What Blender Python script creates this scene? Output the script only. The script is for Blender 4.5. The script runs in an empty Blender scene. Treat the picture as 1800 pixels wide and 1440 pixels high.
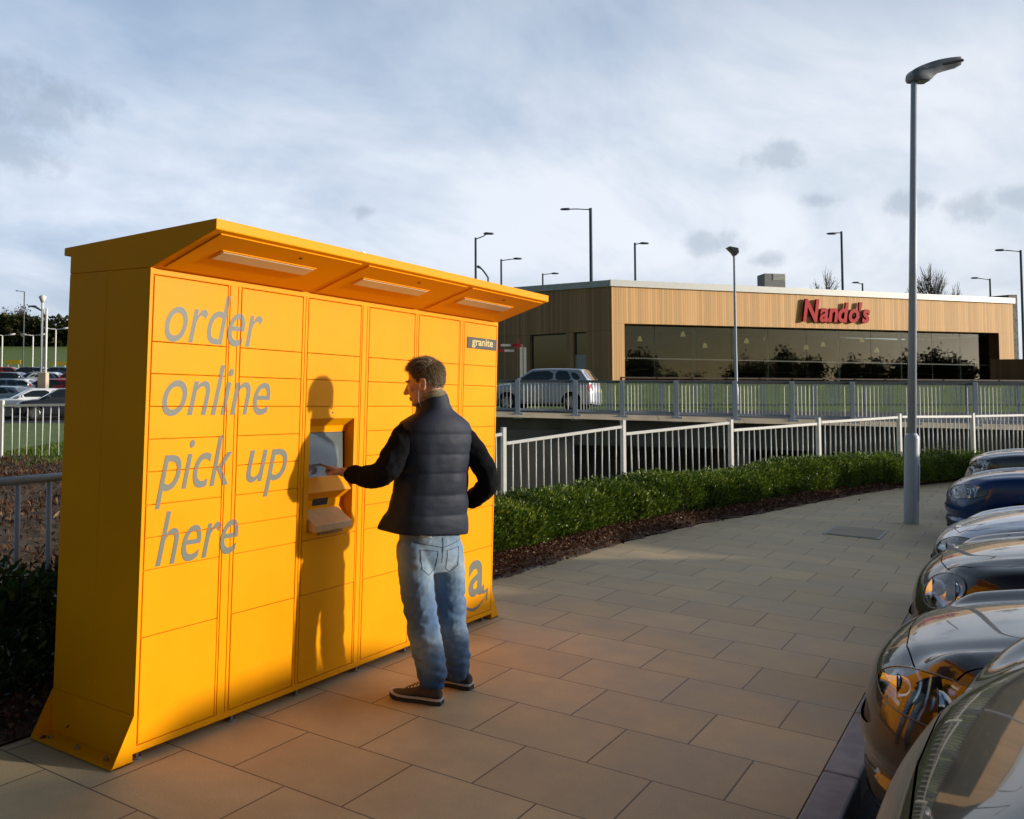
import bpy, bmesh, math, random
import numpy as np
from mathutils import Vector, Matrix
random.seed(7); rng = np.random.default_rng(7)
S = bpy.context.scene; COL = S.collection
PI = math.pi

# ---------------------------------------------------------------- camera
CAMPOS = Vector((-2.58173, -3.15659, 1.64714))
CR = Vector((0.56641595, -0.82368395, 0.02679027)); CU = Vector((-0.04544181, 0.00124272, 0.99896621)); CF = Vector((0.82286573, 0.5670478, 0.03672579))
cam = bpy.data.cameras.new('camera'); camo = bpy.data.objects.new('camera', cam); COL.objects.link(camo)
camo.matrix_world = Matrix(((CR.x, CU.x, -CF.x, CAMPOS.x), (CR.y, CU.y, -CF.y, CAMPOS.y), (CR.z, CU.z, -CF.z, CAMPOS.z), (0, 0, 0, 1)))
cam.sensor_width = 36; cam.lens = 31.38; cam.shift_x = 0.10344; cam.shift_y = -0.05152
cam.clip_start = 0.05; cam.clip_end = 4000
S.camera = camo
S.render.resolution_x = 1024; S.render.resolution_y = 819

# ---------------------------------------------------------------- world, sun, exposure
SUN_AZ = math.radians(-59.9); SUN_EL = math.radians(12.5)
S.view_settings.view_transform = 'Standard'; S.view_settings.look = 'None'; S.view_settings.exposure = 0.0; S.view_settings.gamma = 1
W = bpy.data.worlds.new('World'); S.world = W; W.use_nodes = True
wn, wl = W.node_tree.nodes, W.node_tree.links
wn.clear()
def N(t, nodes, **kw):
    n = nodes.new(t)
    for k, v in kw.items():
        if k.startswith('i_'):
            key = k[2:]; key = int(key) if key.isdigit() else key.replace('_', ' ')
            n.inputs[key].default_value = v
        else: setattr(n, k, v)
    return n
out = N('ShaderNodeOutputWorld', wn)
sky = N('ShaderNodeTexSky', wn, sky_type='NISHITA', sun_disc=False, sun_elevation=SUN_EL, sun_rotation=PI/2 - SUN_AZ, air_density=1.2, dust_density=1.0, ozone_density=1.6)
bg1 = N('ShaderNodeBackground', wn, i_Strength=0.065); wl.new(sky.outputs[0], bg1.inputs[0])
tc = N('ShaderNodeTexCoord', wn)
# thin high cloud: streaky noise on a flattened dome direction
sep = N('ShaderNodeSeparateXYZ', wn); wl.new(tc.outputs['Generated'], sep.inputs[0])
zz = N('ShaderNodeMath', wn, operation='MAXIMUM', i_1=0.0); wl.new(sep.outputs[2], zz.inputs[0])
za = N('ShaderNodeMath', wn, operation='ADD', i_1=0.22); wl.new(zz.outputs[0], za.inputs[0])
dx = N('ShaderNodeMath', wn, operation='DIVIDE'); wl.new(sep.outputs[0], dx.inputs[0]); wl.new(za.outputs[0], dx.inputs[1])
dy = N('ShaderNodeMath', wn, operation='DIVIDE'); wl.new(sep.outputs[1], dy.inputs[0]); wl.new(za.outputs[0], dy.inputs[1])
cmb = N('ShaderNodeCombineXYZ', wn); wl.new(dx.outputs[0], cmb.inputs[0]); wl.new(dy.outputs[0], cmb.inputs[1])
mp = N('ShaderNodeMapping', wn, i_Rotation=(0, 0, -0.85), i_Scale=(0.9, 1.5, 1)); wl.new(cmb.outputs[0], mp.inputs[0])
n1 = N('ShaderNodeTexNoise', wn, i_Scale=1.15, i_Detail=9.0, i_Roughness=0.58, i_Distortion=0.35); wl.new(mp.outputs[0], n1.inputs[0])
r1 = N('ShaderNodeValToRGB', wn); wl.new(n1.outputs[0], r1.inputs[0])
r1.color_ramp.elements[0].position = 0.30; r1.color_ramp.elements[0].color = (0.74, 0.74, 0.74, 1)
r1.color_ramp.elements[1].position = 0.62; r1.color_ramp.elements[1].color = (1, 1, 1, 1)
# cloud sheet is whitest in the middle heights, bluer overhead
rz = N('ShaderNodeValToRGB', wn); wl.new(sep.outputs[2], rz.inputs[0])
e = rz.color_ramp.elements; e[0].position = 0.0; e[0].color = (0.93, 0.93, 0.93, 1); e[1].position = 0.80; e[1].color = (0.55, 0.55, 0.55, 1)
for q, c in ((0.08, 0.90), (0.16, 1.0), (0.29, 0.97), (0.42, 0.72)):
    x = e.new(q); x.color = (c, c, c, 1)
cf = N('ShaderNodeMath', wn, operation='MULTIPLY'); wl.new(r1.outputs[0], cf.inputs[0]); wl.new(rz.outputs[0], cf.inputs[1])
# brightness of the cloud varies across the sky: brighter towards the sun side (right of the photo)
vm = N('ShaderNodeVectorMath', wn, operation='DOT_PRODUCT'); wl.new(tc.outputs['Generated'], vm.inputs[0]); vm.inputs[1].default_value = (0.566, -0.824, 0)
rb = N('ShaderNodeMapRange', wn); wl.new(vm.outputs['Value'], rb.inputs[0])
rb.inputs[1].default_value = -0.5; rb.inputs[2].default_value = 0.6; rb.inputs[3].default_value = 0.0; rb.inputs[4].default_value = 1.0
r2 = N('ShaderNodeMapRange', wn); wl.new(n1.outputs[0], r2.inputs[0]); r2.inputs[1].default_value = 0.36; r2.inputs[2].default_value = 0.60; r2.inputs[3].default_value = 0.02; r2.inputs[4].default_value = 0.52
rh = N('ShaderNodeMapRange', wn, interpolation_type='SMOOTHSTEP'); wl.new(sep.outputs[2], rh.inputs[0]); rh.inputs[1].default_value = 0.27; rh.inputs[2].default_value = 0.40; rh.inputs[3].default_value = 0.12; rh.inputs[4].default_value = -0.24
s1 = N('ShaderNodeMath', wn, operation='MULTIPLY_ADD', i_1=0.50); wl.new(rb.outputs[0], s1.inputs[0]); wl.new(r2.outputs[0], s1.inputs[2])
s2 = N('ShaderNodeMath', wn, operation='ADD', use_clamp=True); wl.new(s1.outputs[0], s2.inputs[0]); wl.new(rh.outputs[0], s2.inputs[1])
cm = N('ShaderNodeMix', wn, data_type='RGBA'); wl.new(s2.outputs[0], cm.inputs[0])
cm.inputs[6].default_value = (0.50, 0.66, 0.91, 1); cm.inputs[7].default_value = (0.86, 0.915, 1.0, 1)
# small dark puffs low over the horizon
PUFF = [(1250, 430, .030), (1365, 275, .034), (1438, 352, .016), (1600, 355, .026), (1702, 360, .026), (1790, 345, .022), (1345, 457, .016), (45, 178, .075), (15, 262, .05), (640, 372, .018), (200, 440, .02)]
nd = N('ShaderNodeTexNoise', wn, i_Scale=26.0, i_Detail=6.0, i_Roughness=0.65); wl.new(tc.outputs['Generated'], nd.inputs[0])
last = None
for (u, v, rad) in PUFF:
    d = (CF + CR * ((u - 713.8) / 1569.0) - CU * ((v - 627.3) / 1569.0)).normalized()
    sb = N('ShaderNodeVectorMath', wn, operation='SUBTRACT'); wl.new(tc.outputs['Generated'], sb.inputs[0]); sb.inputs[1].default_value = d
    ml = N('ShaderNodeVectorMath', wn, operation='MULTIPLY'); wl.new(sb.outputs[0], ml.inputs[0]); ml.inputs[1].default_value = (1, 1, 2.0)
    ln = N('ShaderNodeVectorMath', wn, operation='LENGTH'); wl.new(ml.outputs[0], ln.inputs[0])
    ad = N('ShaderNodeMath', wn, operation='MULTIPLY_ADD', i_1=rad * 3.2, i_2=-rad * 1.6); wl.new(nd.outputs[0], ad.inputs[0])
    a2 = N('ShaderNodeMath', wn, operation='ADD'); wl.new(ln.outputs['Value'], a2.inputs[0]); wl.new(ad.outputs[0], a2.inputs[1])
    mr = N('ShaderNodeMapRange', wn, interpolation_type='SMOOTHSTEP'); wl.new(a2.outputs[0], mr.inputs[0])
    mr.inputs[1].default_value = rad * 1.35; mr.inputs[2].default_value = rad * 0.2; mr.inputs[3].default_value = 0; mr.inputs[4].default_value = 1
    if last is None: last = mr.outputs[0]
    else:
        mx = N('ShaderNodeMath', wn, operation='MAXIMUM'); wl.new(last, mx.inputs[0]); wl.new(mr.outputs[0], mx.inputs[1]); last = mx.outputs[0]
pf = N('ShaderNodeMath', wn, operation='MULTIPLY', i_1=0.45); wl.new(last, pf.inputs[0])
cd = N('ShaderNodeMix', wn, data_type='RGBA'); wl.new(pf.outputs[0], cd.inputs[0]); wl.new(cm.outputs[2], cd.inputs[6]); cd.inputs[7].default_value = (0.36, 0.44, 0.56, 1)
# the thin cloud clears towards the far side of the sky (behind the locker's end wall, away from the sun)
vb = N('ShaderNodeVectorMath', wn, operation='DOT_PRODUCT'); wl.new(tc.outputs['Generated'], vb.inputs[0]); vb.inputs[1].default_value = (-0.98, -0.17, 0)
rc = N('ShaderNodeMapRange', wn, interpolation_type='SMOOTHSTEP'); wl.new(vb.outputs['Value'], rc.inputs[0])
rc.inputs[1].default_value = -0.55; rc.inputs[2].default_value = 0.05; rc.inputs[3].default_value = 1.0; rc.inputs[4].default_value = 0.0
cfc = N('ShaderNodeMath', wn, operation='MULTIPLY'); wl.new(cf.outputs[0], cfc.inputs[0]); wl.new(rc.outputs[0], cfc.inputs[1])
cfx = N('ShaderNodeMath', wn, operation='MAXIMUM'); wl.new(cfc.outputs[0], cfx.inputs[0]); wl.new(pf.outputs[0], cfx.inputs[1])
bg2 = N('ShaderNodeBackground', wn, i_Strength=1.0); wl.new(cd.outputs[2], bg2.inputs[0])
# thin cloud is several times brighter round the low sun (behind and right of the camera)
vs_ = N('ShaderNodeVectorMath', wn, operation='DOT_PRODUCT'); wl.new(tc.outputs['Generated'], vs_.inputs[0]); vs_.inputs[1].default_value = (math.cos(SUN_AZ) * .92, math.sin(SUN_AZ) * .92, .39)
gs = N('ShaderNodeMapRange', wn, interpolation_type='SMOOTHSTEP'); wl.new(vs_.outputs['Value'], gs.inputs[0]); gs.inputs[1].default_value = 0.64; gs.inputs[2].default_value = 1.0; gs.inputs[3].default_value = 1.0; gs.inputs[4].default_value = 4.6
wl.new(gs.outputs[0], bg2.inputs[1])
ms = N('ShaderNodeMixShader', wn); wl.new(cfx.outputs[0], ms.inputs[0]); wl.new(bg1.outputs[0], ms.inputs[1]); wl.new(bg2.outputs[0], ms.inputs[2])
wl.new(ms.outputs[0], out.inputs[0])
sd = Vector((math.cos(SUN_AZ) * math.cos(SUN_EL), math.sin(SUN_AZ) * math.cos(SUN_EL), math.sin(SUN_EL)))
sl = bpy.data.lights.new('sun', 'SUN'); sl.energy = 4.2; sl.angle = math.radians(1.6); sl.color = (1.0, 0.90, 0.76)
so = bpy.data.objects.new('sun', sl); COL.objects.link(so); so.rotation_euler = sd.to_track_quat('Z', 'Y').to_euler(); so.location = (10, -20, 15)

# ---------------------------------------------------------------- helpers
BG = []     # top-level objects that stand on the level ground beyond the sloping pavement
MBG = Matrix(((0.56641595, 0.82408802, -0.0072044, CAMPOS.x), (-0.82368395, 0.56637914, 0.02755755, CAMPOS.y), (0.02679027, -0.00967489, 0.99959426, 0), (0, 0, 0, 1)))
MBG = MBG @ Matrix.Translation((0, 0, 0))
_c = (MBG.to_3x3() @ Vector((0, 0, 1.64714)))
MBG[0][3] = CAMPOS.x - _c.x; MBG[1][3] = CAMPOS.y - _c.y; MBG[2][3] = CAMPOS.z - _c.z
PIT = math.radians(2.66)
def at(u, v, Y):
    "point on the level ground's frame (X right, Y away, Z up) seen at photo pixel u, v at distance Y"
    t = (v - 627.3) / 1569.0; a = (u - 713.8) / 1569.0
    y = math.cos(PIT) + t * math.sin(PIT); z = math.sin(PIT) - t * math.cos(PIT)
    return Vector((a * Y / y, Y, 1.647 + z * Y / y))
def tag(o, label=None, cat=None, group=None, kind=None):
    if label: o['label'] = label
    if cat: o['category'] = cat
    if group: o['group'] = group
    if kind: o['kind'] = kind
    return o
def empty(name, loc=(0, 0, 0), label=None, cat=None, group=None, bg=False):
    o = bpy.data.objects.new(name, None); COL.objects.link(o); o.location = loc; o.empty_display_size = 0.2
    tag(o, label, cat, group)
    if bg: BG.append(o)
    return o
def copy_tree(o, parent=None):
    c = o.copy(); COL.objects.link(c)
    if parent is not None: c.parent = parent
    for ch in list(o.children): copy_tree(ch, c)
    return c
class MB:
    def __init__(s): s.v = []; s.f = []; s.mi = []
    def add(s, vs, fs, mi=0):
        b = len(s.v); s.v += [tuple(p) for p in vs]; s.f += [tuple(b + i for i in f) for f in fs]; s.mi += [mi] * len(fs); return s
    def box(s, x0, x1, y0, y1, z0, z1, mi=0):
        return s.add([(x0, y0, z0), (x1, y0, z0), (x1, y1, z0), (x0, y1, z0), (x0, y0, z1), (x1, y0, z1), (x1, y1, z1), (x0, y1, z1)],
                     [(0, 3, 2, 1), (4, 5, 6, 7), (0, 1, 5, 4), (1, 2, 6, 5), (2, 3, 7, 6), (3, 0, 4, 7)], mi)
    def hexa(s, lo, hi, mi=0):
        "4 bottom points (ccw) and 4 top points"
        return s.add(list(lo) + list(hi), [(0, 3, 2, 1), (4, 5, 6, 7), (0, 1, 5, 4), (1, 2, 6, 5), (2, 3, 7, 6), (3, 0, 4, 7)], mi)
    def bar(s, a, b, w, d=None, up=(0, 0, 1), mi=0):
        "rectangular bar from a to b, width w across, depth d along up"
        a, b = Vector(a), Vector(b); d = w if d is None else d
        t = (b - a).normalized(); up = Vector(up)
        if abs(t.dot(up)) > .98: up = Vector((0, 1, 0))
        r = t.cross(up).normalized() * w / 2; u = r.cross(t).normalized() * d / 2
        return s.add([a - r - u, a + r - u, a + r + u, a - r + u, b - r - u, b + r - u, b + r + u, b - r + u],
                     [(0, 1, 2, 3), (7, 6, 5, 4), (4, 5, 1, 0), (5, 6, 2, 1), (6, 7, 3, 2), (7, 4, 0, 3)], mi)
    def tube(s, pts, rad, n=12, caps=True, mi=0):
        pts = [Vector(p) for p in pts]
        if not hasattr(rad, '__len__'): rad = [rad] * len(pts)
        b = len(s.v); prev = None
        for i, p in enumerate(pts):
            t = (pts[min(i + 1, len(pts) - 1)] - pts[max(i - 1, 0)]).normalized()
            if prev is None:
                a = Vector((0, 0, 1)) if abs(t.z) < .9 else Vector((1, 0, 0)); r = t.cross(a).normalized()
            else: r = (prev - t * prev.dot(t)).normalized()
            prev = r; q = t.cross(r)
            for k in range(n):
                an = 2 * PI * k / n; s.v.append(tuple(p + (r * math.cos(an) + q * math.sin(an)) * rad[i]))
        for i in range(len(pts) - 1):
            for k in range(n):
                s.f.append((b + i * n + k, b + i * n + (k + 1) % n, b + (i + 1) * n + (k + 1) % n, b + (i + 1) * n + k)); s.mi.append(mi)
        if caps:
            s.f.append(tuple(b + k for k in range(n))[::-1]); s.mi.append(mi)
            s.f.append(tuple(b + (len(pts) - 1) * n + k for k in range(n))); s.mi.append(mi)
        return s
    def prism(s, poly, a, b, axis='x', mi=0):
        "poly of 2D points extruded along axis from a to b"
        def P(q, t):
            return (t, q[0], q[1]) if axis == 'x' else ((q[0], t, q[1]) if axis == 'y' else (q[0], q[1], t))
        n = len(poly); vs = [P(q, a) for q in poly] + [P(q, b) for q in poly]
        fs = [tuple(range(n))[::-1], tuple(range(n, 2 * n))] + [(i, (i + 1) % n, n + (i + 1) % n, n + i) for i in range(n)]
        return s.add(vs, fs, mi)
    def grid(s, P, mi=0, closed=False):
        "P: rows of points"
        nr, nc = len(P), len(P[0]); b = len(s.v)
        for r in P: s.v += [tuple(q) for q in r]
        for i in range(nr - 1):
            for k in range(nc if closed else nc - 1):
                s.f.append((b + i * nc + k, b + i * nc + (k + 1) % nc, b + (i + 1) * nc + (k + 1) % nc, b + (i + 1) * nc + k)); s.mi.append(mi)
        return s
    def build(s, name, mats, parent=None, smooth=False, bevel=0, loc=None, seg=2, sub=0, fix=True):
        me = bpy.data.meshes.new(name)
        vs = s.v
        if loc is not None: vs = [(p[0] - loc[0], p[1] - loc[1], p[2] - loc[2]) for p in vs]
        me.from_pydata(vs, [], s.f)
        if not isinstance(mats, (list, tuple)): mats = [mats]
        for m in mats: me.materials.append(m)
        if len(mats) > 1: me.polygons.foreach_set('material_index', s.mi)
        if fix:
            bm = bmesh.new(); bm.from_mesh(me); bmesh.ops.recalc_face_normals(bm, faces=bm.faces); bm.to_mesh(me); bm.free()
        o = bpy.data.objects.new(name, me); COL.objects.link(o)
        if loc is not None: o.location = loc
        if parent is not None: o.parent = parent
        if smooth:
            me.polygons.foreach_set('use_smooth', [True] * len(me.polygons))
        if bevel:
            b = o.modifiers.new('b', 'BEVEL'); b.width = bevel; b.segments = seg; b.limit_method = 'ANGLE'; b.angle_limit = math.radians(35); b.harden_normals = False
        if sub:
            q = o.modifiers.new('s', 'SUBSURF'); q.levels = sub; q.render_levels = sub
        return o
def npmesh(name, V, F, mat, parent=None, smooth=False, mi=None):
    "fast mesh from numpy arrays, all faces with the same number of corners"
    me = bpy.data.meshes.new(name); nv, nf, k = len(V), len(F), F.shape[1]
    me.vertices.add(nv); me.vertices.foreach_set('co', V.astype(np.float32).ravel())
    me.loops.add(nf * k); me.loops.foreach_set('vertex_index', F.astype(np.int32).ravel())
    me.polygons.add(nf); me.polygons.foreach_set('loop_start', np.arange(0, nf * k, k, dtype=np.int32))
    if smooth: me.polygons.foreach_set('use_smooth', np.ones(nf, bool))
    for m in (mat if isinstance(mat, (list, tuple)) else [mat]): me.materials.append(m)
    if mi is not None: me.polygons.foreach_set('material_index', mi.astype(np.int32))
    me.update(calc_edges=True); me.validate()
    o = bpy.data.objects.new(name, me); COL.objects.link(o)
    if parent is not None: o.parent = parent
    return o

# ---------------------------------------------------------------- materials
def mat(name, col, rough=0.5, metal=0.0, noise=0.0, nscale=5.0, bump=0.0, bscale=60.0, coat=0.0, spec=0.5, trans=0.0, ior=1.45, alpha=1.0, col2=None, stretch=(1, 1, 1), detail=4.0, rnoise=0.0, coord='Object', emit=None):
    m = bpy.data.materials.new(name); m.use_nodes = True
    n, l = m.node_tree.nodes, m.node_tree.links
    b = n['Principled BSDF']; b.inputs['Roughness'].default_value = rough; b.inputs['Metallic'].default_value = metal
    b.inputs['Base Color'].default_value = (*col, 1); b.inputs['Coat Weight'].default_value = coat; b.inputs['Coat Roughness'].default_value = 0.03
    b.inputs['Specular IOR Level'].default_value = spec; b.inputs['Transmission Weight'].default_value = trans; b.inputs['IOR'].default_value = ior; b.inputs['Alpha'].default_value = alpha
    if emit: b.inputs['Emission Color'].default_value = (*emit[0], 1); b.inputs['Emission Strength'].default_value = emit[1]
    if noise or bump or col2 or rnoise:
        t = n.new('ShaderNodeTexCoord'); mp_ = n.new('ShaderNodeMapping'); l.new(t.outputs[coord], mp_.inputs[0]); mp_.inputs['Scale'].default_value = stretch
    if noise or col2 or rnoise:
        x = n.new('ShaderNodeTexNoise'); x.inputs['Scale'].default_value = nscale; x.inputs['Detail'].default_value = detail; x.inputs['Roughness'].default_value = 0.6
        l.new(mp_.outputs[0], x.inputs[0])
        if noise or col2:
            r = n.new('ShaderNodeValToRGB'); l.new(x.outputs[0], r.inputs[0])
            c2 = col2 if col2 else tuple(min(1, c * (1 + noise)) for c in col); c1 = col if col2 else tuple(c * (1 - noise) for c in col)
            r.color_ramp.elements[0].position = 0.36; r.color_ramp.elements[1].position = 0.64
            r.color_ramp.elements[0].color = (*c1, 1); r.color_ramp.elements[1].color = (*c2, 1); l.new(r.outputs[0], b.inputs['Base Color'])
        if rnoise:
            q = n.new('ShaderNodeMapRange'); l.new(x.outputs[0], q.inputs[0]); q.inputs[1].default_value = .3; q.inputs[2].default_value = .7
            q.inputs[3].default_value = max(0, rough - rnoise); q.inputs[4].default_value = rough + rnoise; l.new(q.outputs[0], b.inputs['Roughness'])
    if bump:
        y = n.new('ShaderNodeTexNoise'); y.inputs['Scale'].default_value = bscale; y.inputs['Detail'].default_value = 5; l.new(mp_.outputs[0], y.inputs[0])
        bp = n.new('ShaderNodeBump'); bp.inputs['Strength'].default_value = bump; bp.inputs['Distance'].default_value = 0.01; l.new(y.outputs[0], bp.inputs['Height']); l.new(bp.outputs[0], b.inputs['Normal'])
    return m
M = {}
M['locker'] = mat('orange_powder_coat', (0.93, 0.36, 0.0), rough=0.45, spec=0.12, noise=0.05, nscale=1.6, detail=8, rnoise=0.08, bump=0.03, bscale=250)
M['letter'] = mat('grey_vinyl_lettering', (0.165, 0.17, 0.13), rough=0.5, noise=0.05, nscale=8)
M['dark'] = mat('black_plastic', (0.02, 0.02, 0.02), rough=0.5, noise=0.2, nscale=20)
M['screen'] = mat('screen_glass', (0.16, 0.18, 0.17), rough=0.12, noise=0.15, nscale=3, coat=1.0)
M['diffuser'] = mat('light_diffuser', (0.72, 0.60, 0.44), rough=0.4, noise=0.05)
M['steel'] = mat('steel', (0.45, 0.45, 0.45), rough=0.35, metal=1, noise=0.1, nscale=30)
M['plate'] = mat('brown_name_plate', (0.045, 0.04, 0.025), rough=0.5, noise=0.1)
M['cream'] = mat('cream_lettering', (0.62, 0.5, 0.2), rough=0.5)
M['kerb'] = mat('kerb_concrete', (0.27, 0.27, 0.29), rough=0.85, noise=0.14, nscale=9, bump=0.3, bscale=180)
M['asphalt'] = mat('asphalt', (0.045, 0.045, 0.05), rough=0.9, noise=0.3, nscale=60, bump=0.5, bscale=260)
M['mulch'] = mat('bark_mulch', (0.035, 0.017, 0.012), rough=0.95, col2=(0.11, 0.06, 0.04), nscale=28, bump=1.0, bscale=45)
M['grass'] = mat('grass', (0.075, 0.125, 0.016), rough=0.9, col2=(0.16, 0.22, 0.035), nscale=3, bump=0.6, bscale=30, detail=8)
M['soil'] = mat('bank_soil', (0.045, 0.028, 0.014), rough=0.95, col2=(0.15, 0.095, 0.045), nscale=5, bump=1.0, bscale=14, detail=8)
M['concrete'] = mat('weathered_concrete', (0.11, 0.105, 0.088), rough=0.9, col2=(0.19, 0.18, 0.155), nscale=1.2, bump=0.25, bscale=60, detail=9, stretch=(1, 1, .6))
M['ledge'] = mat('pale_concrete', (0.58, 0.48, 0.34), rough=0.85, noise=0.12, nscale=2, bump=0.2, bscale=50)
M['white'] = mat('white_paint', (0.78, 0.77, 0.72), rough=0.4, noise=0.05, nscale=12)
M['railgrey'] = mat('galvanised_grey_paint', (0.33, 0.38, 0.47), rough=0.45, noise=0.08, nscale=10)
M['postgrey'] = mat('pale_grey_lamp_paint', (0.52, 0.56, 0.63), rough=0.38, noise=0.05, nscale=6, rnoise=0.06)
M['poledark'] = mat('dark_lamp_pole', (0.10, 0.12, 0.14), rough=0.5, noise=0.1)
M['bark'] = mat('tree_bark', (0.06, 0.045, 0.035), rough=0.9, noise=0.3, nscale=8, bump=0.5, bscale=30)

def wood_mat(name, base, var):
    m = bpy.data.materials.new(name); m.use_nodes = True; n, l = m.node_tree.nodes, m.node_tree.links; b = n['Principled BSDF']; b.inputs['Roughness'].default_value = 0.7
    t = n.new('ShaderNodeUVMap'); mp_ = n.new('ShaderNodeMapping'); l.new(t.outputs[0], mp_.inputs[0])
    sp = n.new('ShaderNodeSeparateXYZ'); l.new(mp_.outputs[0], sp.inputs[0])
    k = n.new('ShaderNodeMath'); k.operation = 'DIVIDE'; k.inputs[1].default_value = 0.14; l.new(sp.outputs[0], k.inputs[0])
    fl = n.new('ShaderNodeMath'); fl.operation = 'FLOOR'; l.new(k.outputs[0], fl.inputs[0]); fr = n.new('ShaderNodeMath'); fr.operation = 'FRACT'; l.new(k.outputs[0], fr.inputs[0])
    wnz = n.new('ShaderNodeTexWhiteNoise'); wnz.noise_dimensions = '1D'; l.new(fl.outputs[0], wnz.inputs['W'])
    ns = n.new('ShaderNodeTexNoise'); ns.inputs['Scale'].default_value = 1.0; ns.inputs['Detail'].default_value = 6
    m2 = n.new('ShaderNodeMapping'); m2.inputs['Scale'].default_value = (14, 0.7, 1); l.new(t.outputs[0], m2.inputs[0]); l.new(m2.outputs[0], ns.inputs[0])
    av = n.new('ShaderNodeMath'); av.operation = 'MULTIPLY_ADD'; av.inputs[1].default_value = 0.55; l.new(wnz.outputs[0], av.inputs[0])
    sc = n.new('ShaderNodeMath'); sc.operation = 'MULTIPLY'; sc.inputs[1].default_value = 0.5; l.new(ns.outputs[0], sc.inputs[0]); l.new(sc.outputs[0], av.inputs[2])
    r = n.new('ShaderNodeValToRGB'); l.new(av.outputs[0], r.inputs[0]); r.color_ramp.elements[0].position = .1; r.color_ramp.elements[1].position = .95
    r.color_ramp.elements[0].color = (*[c * (1 - var) for c in base], 1); r.color_ramp.elements[1].color = (*[min(1, c * (1 + var)) for c in base], 1)
    gp = n.new('ShaderNodeMath'); gp.operation = 'LESS_THAN'; gp.inputs[1].default_value = 0.07; l.new(fr.outputs[0], gp.inputs[0])
    mx = n.new('ShaderNodeMix'); mx.data_type = 'RGBA'; l.new(gp.outputs[0], mx.inputs[0]); l.new(r.outputs[0], mx.inputs[6]); mx.inputs[7].default_value = (*[c * .35 for c in base], 1)
    l.new(mx.outputs[2], b.inputs['Base Color'])
    bp = n.new('ShaderNodeBump'); bp.inputs['Strength'].default_value = .6; bp.inputs['Distance'].default_value = .01; bp.invert = True; l.new(gp.outputs[0], bp.inputs['Height']); l.new(bp.outputs[0], b.inputs['Normal'])
    return m
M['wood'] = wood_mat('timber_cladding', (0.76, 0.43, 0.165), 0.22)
M['woodside'] = wood_mat('shaded_timber_cladding', (0.44, 0.26, 0.14), 0.28)  # same timber as the front; shade of the left wall put into the colour
M['woodbrown'] = wood_mat('brown_timber', (0.16, 0.075, 0.035), 0.3)
def uvbox(o, scale=1.0):
    "u runs along the horizontal length of each face, v up (metres)"
    me = o.data; uv = me.uv_layers.new(name='UVMap')
    for p in me.polygons:
        nn = p.normal; h = Vector((-nn.y, nn.x, 0)); h = h.normalized() if h.length > .01 else Vector((1, 0, 0))
        for li in p.loop_indices:
            c = me.vertices[me.loops[li].vertex_index].co; uv.data[li].uv = (c.dot(h) * scale + 50, (c.z if abs(nn.z) < .9 else c.y) * scale)

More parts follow.
